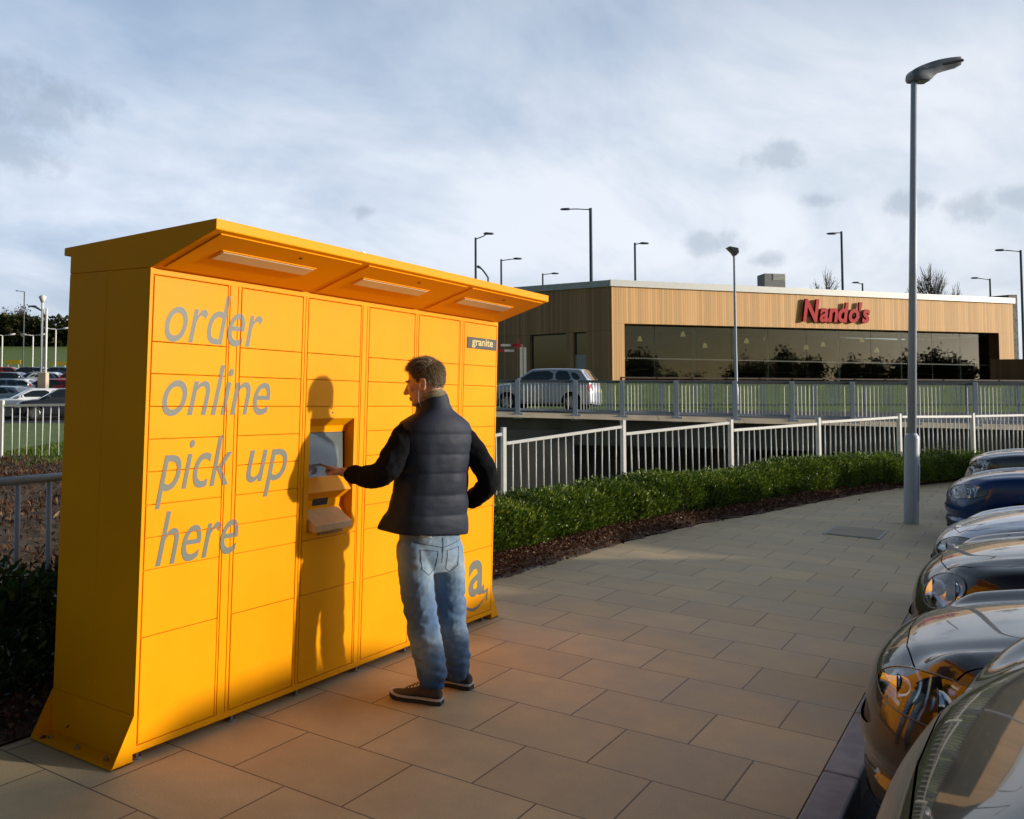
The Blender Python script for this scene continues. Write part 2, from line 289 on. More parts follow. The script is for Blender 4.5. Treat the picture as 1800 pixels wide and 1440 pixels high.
# paving: brick texture in world metres, courses run across the pavement
def paving():
    m = bpy.data.materials.new('sandstone_paving'); m.use_nodes = True; n, l = m.node_tree.nodes, m.node_tree.links; b = n['Principled BSDF']
    t = n.new('ShaderNodeTexCoord'); sp = n.new('ShaderNodeSeparateXYZ'); l.new(t.outputs['Object'], sp.inputs[0])
    cb = n.new('ShaderNodeCombineXYZ'); l.new(sp.outputs[1], cb.inputs[0]); l.new(sp.outputs[0], cb.inputs[1])
    mp_ = n.new('ShaderNodeMapping'); mp_.inputs['Location'].default_value = (24.957, 29.3325, 0); l.new(cb.outputs[0], mp_.inputs[0])
    # course boundaries at x = .7455 + k*.5013
    br = n.new('ShaderNodeTexBrick'); br.offset = 0.5; br.offset_frequency = 2; br.squash = 1
    br.inputs['Scale'].default_value = 1.0; br.inputs['Mortar Size'].default_value = 0.0042; br.inputs['Mortar Smooth'].default_value = 0.15; br.inputs['Bias'].default_value = 0.0
    br.inputs['Brick Width'].default_value = 0.6; br.inputs['Row Height'].default_value = 0.5013
    br.inputs['Color1'].default_value = (0.40, 0.305, 0.175, 1); br.inputs['Color2'].default_value = (0.465, 0.355, 0.205, 1); br.inputs['Mortar'].default_value = (0.11, 0.085, 0.06, 1)
    l.new(mp_.outputs[0], br.inputs['Vector'])
    ns = n.new('ShaderNodeTexNoise'); ns.inputs['Scale'].default_value = 1.7; ns.inputs['Detail'].default_value = 8; ns.inputs['Roughness'].default_value = .65; l.new(t.outputs['Object'], ns.inputs[0])
    rr = n.new('ShaderNodeValToRGB'); l.new(ns.outputs[0], rr.inputs[0]); rr.color_ramp.elements[0].position = .3; rr.color_ramp.elements[1].position = .7
    rr.color_ramp.elements[0].color = (0.74, 0.74, 0.76, 1); rr.color_ramp.elements[1].color = (1.15, 1.12, 1.06, 1)
    mx = n.new('ShaderNodeMix'); mx.data_type = 'RGBA'; mx.blend_type = 'MULTIPLY'; mx.inputs[0].default_value = 1; l.new(br.outputs[0], mx.inputs[6]); l.new(rr.outputs[0], mx.inputs[7])
    nf = n.new('ShaderNodeTexNoise'); nf.inputs['Scale'].default_value = 140; nf.inputs['Detail'].default_value = 3; l.new(t.outputs['Object'], nf.inputs[0])
    rf = n.new('ShaderNodeValToRGB'); l.new(nf.outputs[0], rf.inputs[0]); rf.color_ramp.elements[0].position = .35; rf.color_ramp.elements[1].position = .65
    rf.color_ramp.elements[0].color = (.9, .9, .9, 1); rf.color_ramp.elements[1].color = (1.08, 1.08, 1.08, 1)
    m2 = n.new('ShaderNodeMix'); m2.data_type = 'RGBA'; m2.blend_type = 'MULTIPLY'; m2.inputs[0].default_value = 1; l.new(mx.outputs[2], m2.inputs[6]); l.new(rf.outputs[0], m2.inputs[7])
    # sparse pale specks (gum, grit)
    vo = n.new('ShaderNodeTexVoronoi'); vo.inputs['Scale'].default_value = 3.1; l.new(t.outputs['Object'], vo.inputs['Vector'])
    lt = n.new('ShaderNodeMath'); lt.operation = 'LESS_THAN'; lt.inputs[1].default_value = 0.03; l.new(vo.outputs['Distance'], lt.inputs[0])
    ls = n.new('ShaderNodeMath'); ls.operation = 'MULTIPLY'; ls.inputs[1].default_value = .45; l.new(lt.outputs[0], ls.inputs[0])
    m3 = n.new('ShaderNodeMix'); m3.data_type = 'RGBA'; l.new(ls.outputs[0], m3.inputs[0]); l.new(m2.outputs[2], m3.inputs[6]); m3.inputs[7].default_value = (.36, .32, .27, 1)
    l.new(m3.outputs[2], b.inputs['Base Color'])
    q = n.new('ShaderNodeMapRange'); l.new(ns.outputs[0], q.inputs[0]); q.inputs[1].default_value = .3; q.inputs[2].default_value = .7; q.inputs[3].default_value = .55; q.inputs[4].default_value = .8; l.new(q.outputs[0], b.inputs['Roughness'])
    bp = n.new('ShaderNodeBump'); bp.inputs['Strength'].default_value = .5; bp.inputs['Distance'].default_value = .004; bp.invert = True; l.new(br.outputs['Fac'], bp.inputs['Height'])
    b2 = n.new('ShaderNodeBump'); b2.inputs['Strength'].default_value = .25; b2.inputs['Distance'].default_value = .003; l.new(nf.outputs[0], b2.inputs['Height']); l.new(bp.outputs[0], b2.inputs['Normal']); l.new(b2.outputs[0], b.inputs['Normal'])
    return m
M['paving'] = paving()

# ---------------------------------------------------------------- ground: one terrain sheet (level ground frame)
def terrain():
    X = np.unique(np.concatenate([np.arange(-30, 60, 0.75), np.arange(-120, 140, 6.0), np.array([-1500, -800, -400, -220, 220, 400, 800, 1500.])]))
    Y = np.unique(np.concatenate([np.arange(-10, 48, 0.6), np.arange(-60, 200, 5.0), np.array([-1500, -700, -300, -120, 260, 400, 700, 1200, 2500.])]))
    GX, GY = np.meshgrid(X, Y); H = np.full(GX.shape, -0.75); mt = np.zeros(GX.shape, int)
    left = (GX < -0.10 * GY)
    lerp = lambda y, a, b, c, d: c + (d - c) * np.clip((y - a) / (b - a), 0, 1)
    hl = lerp(GY, 4.2, 6.0, -0.75, 0.02); hl = np.where(GY > 6, lerp(GY, 6, 18.4, 0.02, 0.40), hl); hl = np.where(GY > 18.4, lerp(GY, 18.4, 45, 0.40, 0.75), hl)
    hl = np.where(GY > 45, lerp(GY, 45, 96, 0.75, 4.0), hl); hl = np.where(GY > 96, lerp(GY, 96, 150, 4.0, 10.6), hl); hl += np.where((GY > 5) & (GY < 19), 0.06 * np.sin(GX * 2.1 + GY) * np.cos(GY * 1.7), 0)
    H = np.where(left & (GY > 4.2), hl, H)
    fl = 14.7 + .49 * (GX - 1.56)
    H = np.where(~left & (GY > fl) & (GY < 36), -2.8, H)
    bank = np.where(GY > 36, lerp(GY, 36.2, 41, 0.75, 2.35), 0); H = np.where(~left & (GY >= 36), bank, H)
    H = np.where(~left & (GY > 110), lerp(GY, 110, 200, 2.35, 5.0), H)
    nr, nc = GX.shape
    V = np.stack([GX, GY, H], -1).reshape(-1, 3)
    i, j = np.meshgrid(np.arange(nr - 1), np.arange(nc - 1), indexing='ij'); a = (i * nc + j).ravel()
    F = np.stack([a, a + 1, a + nc + 1, a + nc], 1)
    cx = V[F].mean(1); lf = cx[:, 0] < -0.10 * cx[:, 1]
    mi = np.zeros(len(F), int)
    mi[(lf & (cx[:, 1] > 2) & (cx[:, 1] < 19.5))] = 1
    mi[(lf & (cx[:, 1] > 36) & (cx[:, 1] < 98))] = 2
    mi[~lf & (cx[:, 1] < 36)] = 3
    mi[cx[:, 1] < 0] = 2
    o = npmesh('ground', V, F, [M['grass'], M['soil'], M['asphalt'], M['concrete']], mi=mi); tag(o, 'uneven ground of grass, bare soil and asphalt around the pavement', kind='structure'); o.matrix_world = MBG
terrain()
# pavement slab sheet with a curved edge along the planting bed (world frame, z = 0)
EDGE = [(-14, .60), (-1, .60), (0.6, .62), (3.3, .66), (4.38, .64), (5.5, .59), (7.3, .50), (9.4, .27), (11.0, -.08), (13, -.40), (15, -.76), (17.75, -1.38), (20.3, -2.12), (21.2, -2.42)]
def edge_y(x):
    return float(np.interp(x, [e[0] for e in EDGE], [e[1] for e in EDGE]))
b = MB(); K = -2.43
xs = np.concatenate([np.arange(-14, 4, 1.0), np.arange(4, 21.3, .35)])
top = [(x, edge_y(x), 0) for x in xs]; bot = [(x, K, 0) for x in xs]
b.grid([top, bot]); b.grid([[(p[0], p[1], -.5) for p in bot], bot])
b.grid([[(p[0], p[1], -.5) for p in top], top])
o = b.build('pavement', M['paving']); tag(o, 'sandstone slab pavement between the kerb and the hedge', kind='structure')
b = MB()
for i in range(-16, 36):
    b.box(i * .915 + .004, (i + 1) * .915 - .004, -2.58, K - .003, -.45, .004)
o = b.build('kerb', M['kerb'], bevel=.012); tag(o, 'grey concrete kerb stones along the parking bays', kind='structure')
b = MB(); b.box(-30, 45, -40, -2.58, -.6, -.12); o = b.build('road', M['asphalt']); tag(o, 'asphalt of the parking bays beside the kerb', kind='structure')
# planting bed
b = MB(); rows = []
xs = np.concatenate([np.arange(-14, 4, .5), np.arange(4, 21.3, .12)])
for k in range(10):
    r = []
    for x in xs:
        y = edge_y(x) + k * .16 - .01 + (.03 * math.sin(x * 9) + .02 * math.sin(x * 23.0) if k == 0 and x > 3.2 else 0)
        z = (.012 if k == 0 else .03 + .035 * min(k, 4) / 4 + .016 * math.sin(x * 13 + k * 2) + rng.uniform(-.008, .008)); r.append((x, y, z))
    rows.append(r)
b.grid(rows); b.grid([[(p[0], p[1], -.5) for p in rows[-1]], rows[-1]])
o = b.build('planting_bed', M['mulch'], smooth=True); tag(o, 'dark bark mulch bed between the paving and the fence', kind='structure')

# ---------------------------------------------------------------- parcel locker
L, D, HT = 3.176, 0.585, 2.155
RZ = [2.124, 1.830, 1.6875, 1.5425, 1.398, 1.254, 1.109, .965, .824, .533, .074]
CX = [(.022, .468), (.563, 1.017), (1.066, 1.528), (1.614, 2.088), (2.138, 2.630), (2.705, 3.158)]
lk = empty('parcel_locker', (L/2, 0, 0), 'orange parcel locker wall with a sloping canopy, grey lettering and a touch screen', 'parcel locker')
LK = Vector((L/2, 0, 0))
def lkb(mb, name, m, parent=lk, **k):
    mb.v = [(p[0] - LK.x, p[1], p[2]) for p in mb.v]
    return mb.build(name, m, parent, **k)
body = MB()
RX0, RX1 = 1.105, 1.492   # kiosk recess
# body shell, hollow where the kiosk recess is: front face at y = .012 made of strips
body.box(0, L, .30, D, .042, HT)
body.box(0, RX0 - .02, .013, .30, .042, HT); body.box(RX1 + .02, L, .013, .30, .042, HT)
body.box(RX0 - .02, RX1 + .02, .013, .30, 1.50, HT); body.box(RX0 - .02, RX1 + .02, .013, .30, .042, .85)
lkb(body, 'body', M['locker'], bevel=.003)
fr = MB(); z0, z1 = RZ[-1] - .004, RZ[0] + .004
fr.box(-.001, L + .001, 0, .0125, z1, HT + .001); fr.box(-.001, L + .001, 0, .0125, .041, z0)
fr.box(-.001, CX[0][0] - .005, 0, .0125, z0 - .001, z1 + .001)
for i in range(5):
    a, c = CX[i][1] + .005, CX[i + 1][0] - .005
    if c - a > .06: fr.box(a, a + .010, .001, .0125, z0 - .001, z1 + .001); fr.box(a + .014, c - .022, 0, .0125, z0 - .001, z1 + .001); fr.box(c - .018, c, .0, .0125, z0 - .001, z1 + .001)
    else: fr.box(a, (a + c) / 2 - .002, 0, .0125, z0 - .001, z1 + .001); fr.box((a + c) / 2 + .002, c, 0, .0125, z0 - .001, z1 + .001)
fr.box(CX[5][1] + .005, L + .001, 0, .0125, z0 - .001, z1 + .001)
lkb(fr, 'front_frame', M['locker'], bevel=.0015)
GAP = .0035
for ci, (a, c) in enumerate(CX):
    for r in range(10):
        if ci == 2 and 3 <= r <= 7: continue
        z_hi, z_lo = RZ[r] - GAP / 2, RZ[r + 1] + GAP / 2
        if ci == 2 and r == 2: pass
        d = MB(); off = rng.uniform(-.0008, .0008); d.box(a + .001, c - .001, off, .0124, z_lo, z_hi)
        lkb(d, 'locker_door', M['locker'], bevel=.0018)
# kiosk front panel with recess
a, c = CX[2]; zt, zb = RZ[3] - GAP / 2, RZ[8] + GAP / 2
kp = MB()
kp.box(a + .001, RX0, 0, .0124, zb, zt); kp.box(RX1, c - .001, 0, .0124, zb, zt)
kp.box(RX0 - .0005, RX1 + .0005, 0.0003, .0124, 1.476, zt - .0003); kp.box(RX0 - .0005, RX1 + .0005, .0003, .0124, zb + .0003, .866)
PR = [(0.0, 1.476), (.052, 1.432), (.060, 1.398), (.052, 1.155), (.006, 1.072), (.060, 1.022), (.066, .975), (.004, .866)]
PR = [(max(y, .0003), z) for y, z in PR]; rows = [[(x, y, z) for (y, z) in PR] for x in (RX0 + .0006, RX1 - .0006)]
kp.grid(rows)
for x in (RX0 + .0006, RX1 - .0006):
    # side cheeks of the recess as two triangular wells
    kp.add([(x, 0, 1.476), (x, .052, 1.432), (x, .060, 1.398), (x, .052, 1.155), (x, .006, 1.072), (x, 0, 1.06)], [(0, 1, 2, 3, 4, 5)])
    kp.add([(x, 0, 1.06), (x, .006, 1.072), (x, .060, 1.022), (x, .066, .975), (x, .004, .866), (x, 0, .866)], [(0, 1, 2, 3, 4, 5)])
kk = lkb(kp, 'control_panel', M['locker'], fix=False)
KO = kk
s = MB(); s.prism([(.0575, 1.392), (.0500, 1.150), (.0530, 1.150), (.0605, 1.392)], RX0 + .012, RX1 - .03); lkb(s, 'touch_screen', M['screen'])
s = MB(); s.prism([(.0590, 1.397), (.0512, 1.146), (.0545, 1.146), (.0622, 1.397)], RX0 + .002, RX1 - .012); lkb(s, 'screen_bezel', M['dark'])
s = MB(); s.prism([(.048, 1.036), (.057, 1.020), (.0625, .990), (.080, .99), (.080, 1.036)], 1.215, 1.345); lkb(s, 'barcode_scanner', M['dark'], bevel=.002)
s = MB(); s.prism([(.058, .972), (-.050, .905), (-.052, .868), (-.046, .866), (.02, .872), (.064, .95)], RX0 + .006, RX1 - .06); lkb(s, 'slip_tray', mat('tan_tray_plastic', (.66, .40, .17), .45, noise=.08, nscale=20), bevel=.003)
s = MB(); s.prism([(-.0015, .866), (-.0015, .838), (.0005, .838), (.0005, .866)], 1.19, 1.41); lkb(s, 'slot_label', mat('worn_label', (.35, .2, .03), .5, noise=.4, nscale=60))
s = MB(); s.tube([(1.293, -.0012, 1.508), (1.293, .01, 1.508)], .0055, 12); lkb(s, 'camera_hole', M['dark'])
# canopy
cp = MB(); TY, TZ = -.402, 2.294
prof = [(0, HT + .001), (TY, TZ), (TY, TZ + .045), (.638, 2.284), (.638, 2.246), (D + .001, 2.246), (D + .001, HT + .001)]
cp.prism(prof, 0, L)
lkb(cp, 'canopy', M['locker'], bevel=.004)
# soffit panels: thin sheets hanging 3 mm under the canopy slope, seams between modules
sl_ = MB(); nv = Vector((0, -(TZ - HT), TY)).normalized()   # outward (down) normal of the soffit
def sof(x, t, h=0):
    q = Vector((x, TY * t, HT + (TZ - HT) * t)) + Vector((0, -(TZ-HT), TY)).normalized() * h
    return q
seams = [.05, 1.03, 1.09, 2.09, 2.15, L - .05]
for i in (0, 2, 4):
    x0, x1 = seams[i], seams[i + 1]
    lo = [sof(x0, .06, .0), sof(x1, .06, .0), sof(x1, .94, .0), sof(x0, .94, .0)]; hi = [sof(x0, .06, .006), sof(x1, .06, .006), sof(x1, .94, .006), sof(x0, .94, .006)]
    p = MB(); p.hexa(lo, hi); lkb(p, 'soffit_panel', M['locker'], bevel=.002)
for x0, x1 in ((.185, .80), (1.205, 1.835), (2.265, 2.90)):
    f = MB(); f.hexa([sof(x0 - .012, .43, .004), sof(x1 + .012, .43, .004), sof(x1 + .012, .65, .004), sof(x0 - .012, .65, .004)], [sof(x0 - .012, .43, .010), sof(x1 + .012, .43, .010), sof(x1 + .012, .65, .010), sof(x0 - .012, .65, .010)])
    lo = lkb(f, 'canopy_light', M['locker'], bevel=.002)
    f = MB(); f.hexa([sof(x0, .455, .008), sof(x1, .455, .008), sof(x1, .625, .008), sof(x0, .625, .008)], [sof(x0, .455, .0125), sof(x1, .455, .0125), sof(x1, .625, .0125), sof(x0, .625, .0125)])
    f.v = [(p[0] - LK.x, p[1], p[2]) for p in f.v]; f.build('diffuser', M['diffuser'], lo)
for x in (.62, 1.64, 2.66):
    f = MB(); q = sof(x, .80, .006); f.tube([q, q + Vector((0, -(TZ-HT), TY)).normalized() * .004], .008, 10); lkb(f, 'canopy_screw', M['dark'])
f = MB(); f.box(1.03, 1.055, TY + .02, TY + .05, TZ + .044, TZ + .052); f.box(1.04, 1.043, TY + .03, TY + .033, TZ + .05, TZ + .062); lkb(f, 'lifting_lug', M['steel'])
# splayed anchor brackets at both ends
for sx, x0 in ((-1, -.0005), (1, L + .0005)):
    w = .109; g = MB()
    for y0, y1 in ((.0, .006), (D - .006, D)):
        g.prism([(x0, .205), (x0, .004), (x0 + sx * w, .004)], y0, y1, 'y')
    g.box(min(x0, x0 + sx * w), max(x0, x0 + sx * w), 0, D, .0035, .0095)
    g.box(min(x0, x0 + sx * .005), max(x0, x0 + sx * .005), .0065, D - .0065, .0097, .205)
    br = lkb(g, 'anchor_bracket', M['locker'])
    for y in (.10, .30, .50):
        q = MB(); q.tube([(x0 + sx * .06 - LK.x, y, .009), (x0 + sx * .06 - LK.x, y, .019)], .012, 6); q.tube([(x0 + sx * .06 - LK.x, y, .018), (x0 + sx * .06 - LK.x, y, .03)], .006, 8); q.build('anchor_bolt', M['steel'], br)
for x in (.05, .62, 1.1, 1.62, 2.12, 2.66, 3.1):
    for y in (.035, D - .05):
        q = MB(); q.tube([(x, y, .0), (x, y, .012)], .020, 14); q.tube([(x, y, .012), (x, y, .045)], .008, 8); lkb(q, 'levelling_foot', M['steel'])
# lettering
def text_mesh(txt, shear=0.0, offset=0.0, extrude=0.0, bevel=0.0, spacing=1.0, res=6):
    cu = bpy.data.curves.new('t', 'FONT'); cu.body = txt; cu.shear = shear; cu.offset = offset; cu.extrude = extrude; cu.bevel_depth = bevel; cu.space_character = spacing; cu.resolution_u = res
    ob = bpy.data.objects.new('t', cu); COL.objects.link(ob); dg = bpy.context.evaluated_depsgraph_get()
    me = bpy.data.meshes.new_from_object(ob.evaluated_get(dg)); bpy.data.objects.remove(ob); bpy.data.curves.remove(cu)
    return me
def letter_bm(txt, x0, x1, zbase, xh, shear, offset, ref='x', cut=True, y=-.0013, th=.0004):
    ref_me = text_mesh('x'); h0 = max(v.co.y for v in ref_me.vertices)
    me = text_mesh(txt, shear, offset); me.polygons.foreach_set('use_smooth', [False] * len(me.polygons)); bm = bmesh.new(); bm.from_mesh(me)
    lo = min(v.co.x for v in bm.verts); hi = max(v.co.x for v in bm.verts)
    sx = (x1 - x0) / (hi - lo); sz = xh / h0
    for v in bm.verts: v.co = Vector((x0 + (v.co.x - lo) * sx, y, zbase + v.co.y * sz))
    if cut:
        gx = []
        for i in range(6):
            a, c = CX[i]; gx += [(a - .004, a + .001), (c - .001, c + .004)]
        for (p, q) in gx:
            if q < x0 or p > x1: continue
            for X in (p, q): bmesh.ops.bisect_plane(bm, geom=bm.verts[:] + bm.edges[:] + bm.faces[:], plane_co=(X, 0, 0), plane_no=(1, 0, 0))
        for z in RZ:
            if zbase - xh * .5 < z < zbase + xh * 1.6:
                for Z in (z - GAP / 2, z + GAP / 2): bmesh.ops.bisect_plane(bm, geom=bm.verts[:] + bm.edges[:] + bm.faces[:], plane_co=(0, 0, Z), plane_no=(0, 0, 1))
        dele = []
        for f in bm.faces:
            c = f.calc_center_median()
            k = any(p < c.x < q for p, q in gx)
            if not k:
                for (a, cc) in CX:
                    if a < c.x < cc and any(abs(c.z - z) < GAP / 2 for z in RZ): k = True
            if k: dele.append(f)
        bmesh.ops.delete(bm, geom=dele, context='FACES')
    r = bmesh.ops.extrude_face_region(bm, geom=bm.faces[:]); 
    for v in r['geom']:
        if isinstance(v, bmesh.types.BMVert): v.co.y += th
    bmesh.ops.recalc_face_normals(bm, faces=bm.faces)
    return bm
def letters(name, m, parent, ox, *a, **k):
    bm = letter_bm(*a, **k)
    for v in bm.verts: v.co.x -= ox
    me = bpy.data.meshes.new(name); bm.to_mesh(me); bm.free(); me.materials.append(m)
    o = bpy.data.objects.new(name, me); COL.objects.link(o); o.parent = parent; return o
letters('lettering', M['letter'], lk, LK.x, 'order', .088, .713, 1.838, .156, .28, .002)
letters('lettering', M['letter'], lk, LK.x, 'online', .089, .785, 1.503, .156, .28, .002)
letters('lettering', M['letter'], lk, LK.x, 'pick', .070, .532, 1.167, .156, .28, .002)
letters('lettering', M['letter'], lk, LK.x, 'up', .632, .930, 1.167, .156, .28, .002)
letters('lettering', M['letter'], lk, LK.x, 'here', .086, .590, .834, .156, .28, .002)
s = MB(); s.box(2.738, 3.158, -.003, -.0012, 1.948, 2.026); npl = lkb(s, 'name_plate', M['plate'])
letters('lettering', M['cream'], npl, LK.x, 'granite', 2.80, 3.10, 1.972, .034, .0, .02, cut=False, y=-.0036, th=.0004)
# the small "a" and its curved arrow
letters('emblem', M['letter'], lk, LK.x, 'a', 2.835, 3.058, .222, .225, 0, .020, cut=False)
arc = MB(); n = 26; P0, P1 = [], []
for i in range(n + 1):
    t = i / n; x = 2.745 + .345 * t; zc = .200 - .088 * math.sin(PI * (t * .86 + .04)) + .018 * t
    w = .004 + .016 * math.sin(PI * min(1, t * 1.02)) ** .8
    P0.append((x, -.0021, zc + w * .5)); P1.append((x, -.0021, zc - w * .6))
for y0, y1 in ((-.0021, -.0013),):
    top = [(p[0], y0, p[2]) for p in P0]; bt = [(p[0], y0, p[2]) for p in P1]; arc.grid([top, bt])
arc.add([(3.035, -.0021, .222), (3.115, -.0021, .238), (3.105, -.0021, .150), (3.086, -.0021, .150), (3.092, -.0021, .216), (3.037, -.0021, .205)], [(0, 1, 4, 5), (1, 2, 3, 4)])
lkb(arc, 'emblem', M['letter'])

# ---------------------------------------------------------------- beyond the pavement (level ground frame: X right, Y away, Z up)
def V3(p): return Vector(p)
# white fence behind the hedge: posts and sloping panels, spaced as they recede
def bgb(mb, name, m, parent=None, **k): return mb.build(name, m, parent, **k)
FP = [(672, 13.35, 772, 800, 800), (885, 14.3, 752, 779.5, 763.5), (1095, 15.35, 739, 763, 750.7), (1284, 16.4, 738, 756.5, 743.8), (1438, 17.46, 735, 742.6, 745.4), (1580, 18.5, 727.5, 733, 733.9), (1709, 19.6, 726.5, 731.9, 732.4), (1832, 20.6, 726, 730, 729.5), (1950, 21.6, 726, 730, 729.5)]
fence = empty('white_fence', at(1438, 700, 17.46) * 1, 'white tubular fence with thin vertical bars running behind the clipped hedge', 'fence', bg=True)
FO = Vector(at(1438, 700, 17.46)); FO.z = 0; fence.location = FO
def loc_shift(mb, o):
    mb.v = [(p[0] - o[0], p[1] - o[1], p[2] - o[2]) for p in mb.v]; return mb
fdir = (at(1709, 700, 19.6) - at(885, 700, 14.3)); fdir.z = 0; fdir.normalize(); fn = Vector((-fdir.y, fdir.x, 0))
for i, (u, Y, vt, vr, vl) in enumerate(FP):
    t = at(u, vt, Y)
    p = MB(); p.bar((t.x, t.y, -.55), (t.x, t.y, t.z), .062, .078, up=fn); p.bar((t.x, t.y, t.z), (t.x, t.y, t.z + .006), .07, .086, up=fn)
    bgb(loc_shift(p, FO), 'post', M['white'], fence, bevel=.004)
    if i + 1 < len(FP):
        u2, Y2, vt2, _, vl2 = FP[i + 1]
        a = at(u + 6 * 14 / Y, vr, Y + .05); c = at(u2 - 4 * 14 / Y2, vl2, Y2 - .05)
        r = MB(); r.bar(a, c, .045, .05); bgb(loc_shift(r, FO), 'top_rail', M['white'], fence, bevel=.006)
        a2, c2 = a - Vector((0, 0, 1.05)), c - Vector((0, 0, 1.05))
        r = MB(); r.bar(a2, c2, .04, .04); bgb(loc_shift(r, FO), 'bottom_rail', M['white'], fence)
        n = 15
        for k in range(n):
            q = a.lerp(c, (k + .75) / (n + .5)); q2 = a2.lerp(c2, (k + .75) / (n + .5))
            lean = rng.normal(0, .006)
            r = MB(); r.tube([(q.x + lean, q.y, q.z - .02), (q2.x - lean, q2.y, q2.z)], .0115, 8); o = bgb(loc_shift(r, FO), 'bar', M['white'], fence, smooth=True)
# grey guard rail behind the locker (left) and the white fence beyond it
gr = empty('guard_rail', at(40, 700, 4.9), 'grey metal guard rail with round bars left of the orange locker', 'railing', bg=True); GO = Vector(at(40, 700, 4.9)); GO.z = 0; gr.location = GO
a, c = at(-160, 862, 4.5), at(330, 818, 6.2)
r = MB(); r.tube([a, c], .024, 14); bgb(loc_shift(r, GO), 'top_rail', M['railgrey'], gr, smooth=True)
for i in range(20):
    u = -160 + 26 + i * 26.0
    if i % 2 == 0: continue
    t = (u + 160) / 490; q = a.lerp(c, t)
    r = MB(); r.tube([q, (q.x, q.y, q.z - 1.25)], .0155, 10); bgb(loc_shift(r, GO), 'bar', M['railgrey'], gr, smooth=True)
lf = empty('white_fence', at(3, 700, 18.4), 'distant white fence with a thick square post at the far left car park edge', 'fence', bg=True); LO = Vector(at(3, 700, 18.4)); LO.z = 0; lf.location = LO
for u in (-182, 3, 190):
    t, q = at(u, 704, 18.4), at(u, 809, 18.4)
    p = MB(); p.bar((t.x, t.y, q.z - .2), t, .09, .09, up=(0, 1, 0)); bgb(loc_shift(p, LO), 'post', M['white'], lf, bevel=.005)
for (u0, u1) in ((-182, 3), (3, 190)):
    a, c = at(u0 + 5, 713, 18.4), at(u1 - 5, 711, 18.4)
    r = MB(); r.bar(a, c, .05, .05); bgb(loc_shift(r, LO), 'top_rail', M['white'], lf)
    n = 12
    for k in range(n):
        q = a.lerp(c, (k + 1) / (n + 1)); r = MB(); r.tube([q, (q.x + rng.normal(0, .012), q.y, q.z - 1.03)], .013, 8); bgb(loc_shift(r, LO), 'bar', M['white'], lf, smooth=True)

# ---------------------------------------------------------------- road bridge with parapet
br = empty('road_bridge', (12, 30, 0), 'concrete road bridge with a pale ledge carrying a grey parapet railing', 'bridge', bg=True); BO = Vector((12, 30, 0))
XL, XR = -3.0, 34.0
def ledz(x): return 1.193 + (x - 3.172) * (-.0253)
d = MB()
d.hexa([(XL, 30.15, ledz(XL) - 1.05), (XR, 30.15, ledz(XR) - 1.05), (XR, 36.4, .1), (XL, 36.4, .1)], [(XL, 30.15, ledz(XL) - .16), (XR, 30.15, ledz(XR) - .16), (XR, 36.4, .95), (XL, 36.4, .95)])
bgb(loc_shift(d, BO), 'beam', M['concrete'], br)
d = MB()
xs = np.linspace(XL, XR, 14)
for i in range(13):
    a, c = xs[i] + .006, xs[i + 1] - .006
    d.hexa([(a, 29.66, ledz(a) - .17), (c, 29.66, ledz(c) - .17), (c, 30.6, ledz(c) - .17), (a, 30.6, ledz(a) - .17)], [(a, 29.93, ledz(a)), (c, 29.93, ledz(c)), (c, 30.6, ledz(c)), (a, 30.6, ledz(a))])
bgb(loc_shift(d, BO), 'ledge', M['ledge'], br, bevel=.01)
d = MB(); d.hexa([(XL, 30.6, .5), (XR, 30.6, .2), (XR, 36.4, .2), (XL, 36.4, .5)], [(XL, 30.6, ledz(XL) - .02), (XR, 30.6, ledz(XR) + .01), (XR, 36.4, .98), (XL, 36.4, 1.15)]); bgb(loc_shift(d, BO), 'road_deck', M['asphalt'], br)
d = MB(); d.box(XL, 5.55, 29.95, 33, -3, .60); bgb(loc_shift(d, BO), 'abutment', M['concrete'], br)
for x0, x1, zt in ((10.95, 11.65, .2), (13.9, 14.35, .12), (16.6, XR, .1)):
    d = MB(); d.box(x0, x1, 30.4, 33, -3, zt); bgb(loc_shift(d, BO), 'pier', M['concrete'], br)
d = MB(); d.box(XL, XR, 33.2, 33.6, -3, .3); bgb(loc_shift(d, BO), 'back_wall', M['concrete'], br)
pr = empty('parapet_railing', (12, 30, 0), 'grey steel parapet with close vertical bars standing on the bridge ledge', 'railing', bg=True)
def rt(x): return 2.27 + (x - 3.177) * (-.0062)
r = MB(); r.hexa([(XL, 29.96, rt(XL) - .09), (XR, 29.96, rt(XR) - .09), (XR, 30.06, rt(XR) - .09), (XL, 30.06, rt(XL) - .09)], [(XL, 29.96, rt(XL)), (XR, 29.96, rt(XR)), (XR, 30.06, rt(XR)), (XL, 30.06, rt(XL))]); bgb(loc_shift(r, BO), 'top_rail', M['poledark'], pr)
r = MB(); r.hexa([(XL, 29.97, ledz(XL) + .06), (XR, 29.97, ledz(XR) + .06), (XR, 30.05, ledz(XR) + .06), (XL, 30.05, ledz(XL) + .06)], [(XL, 29.97, ledz(XL) + .14), (XR, 29.97, ledz(XR) + .14), (XR, 30.05, ledz(XR) + .14), (XL, 30.05, ledz(XL) + .14)]); bgb(loc_shift(r, BO), 'bottom_rail', M['railgrey'], pr)
px = [at(u, 700, 30).x for u in (808, 909, 1010, 1092, 1187, 1290, 1390, 1496, 1605, 1712, 1820)]
for x in px:
    r = MB(); r.bar((x, 29.93, ledz(x) - .06), (x, 29.93, rt(x) + .0), (.16), .06, up=(0, 1, 0)); r.box(x - .17, x + .17, 29.80, 29.845, ledz(x) - .22, ledz(x) - .01); bgb(loc_shift(r, BO), 'post', M['railgrey'], pr, bevel=.01)
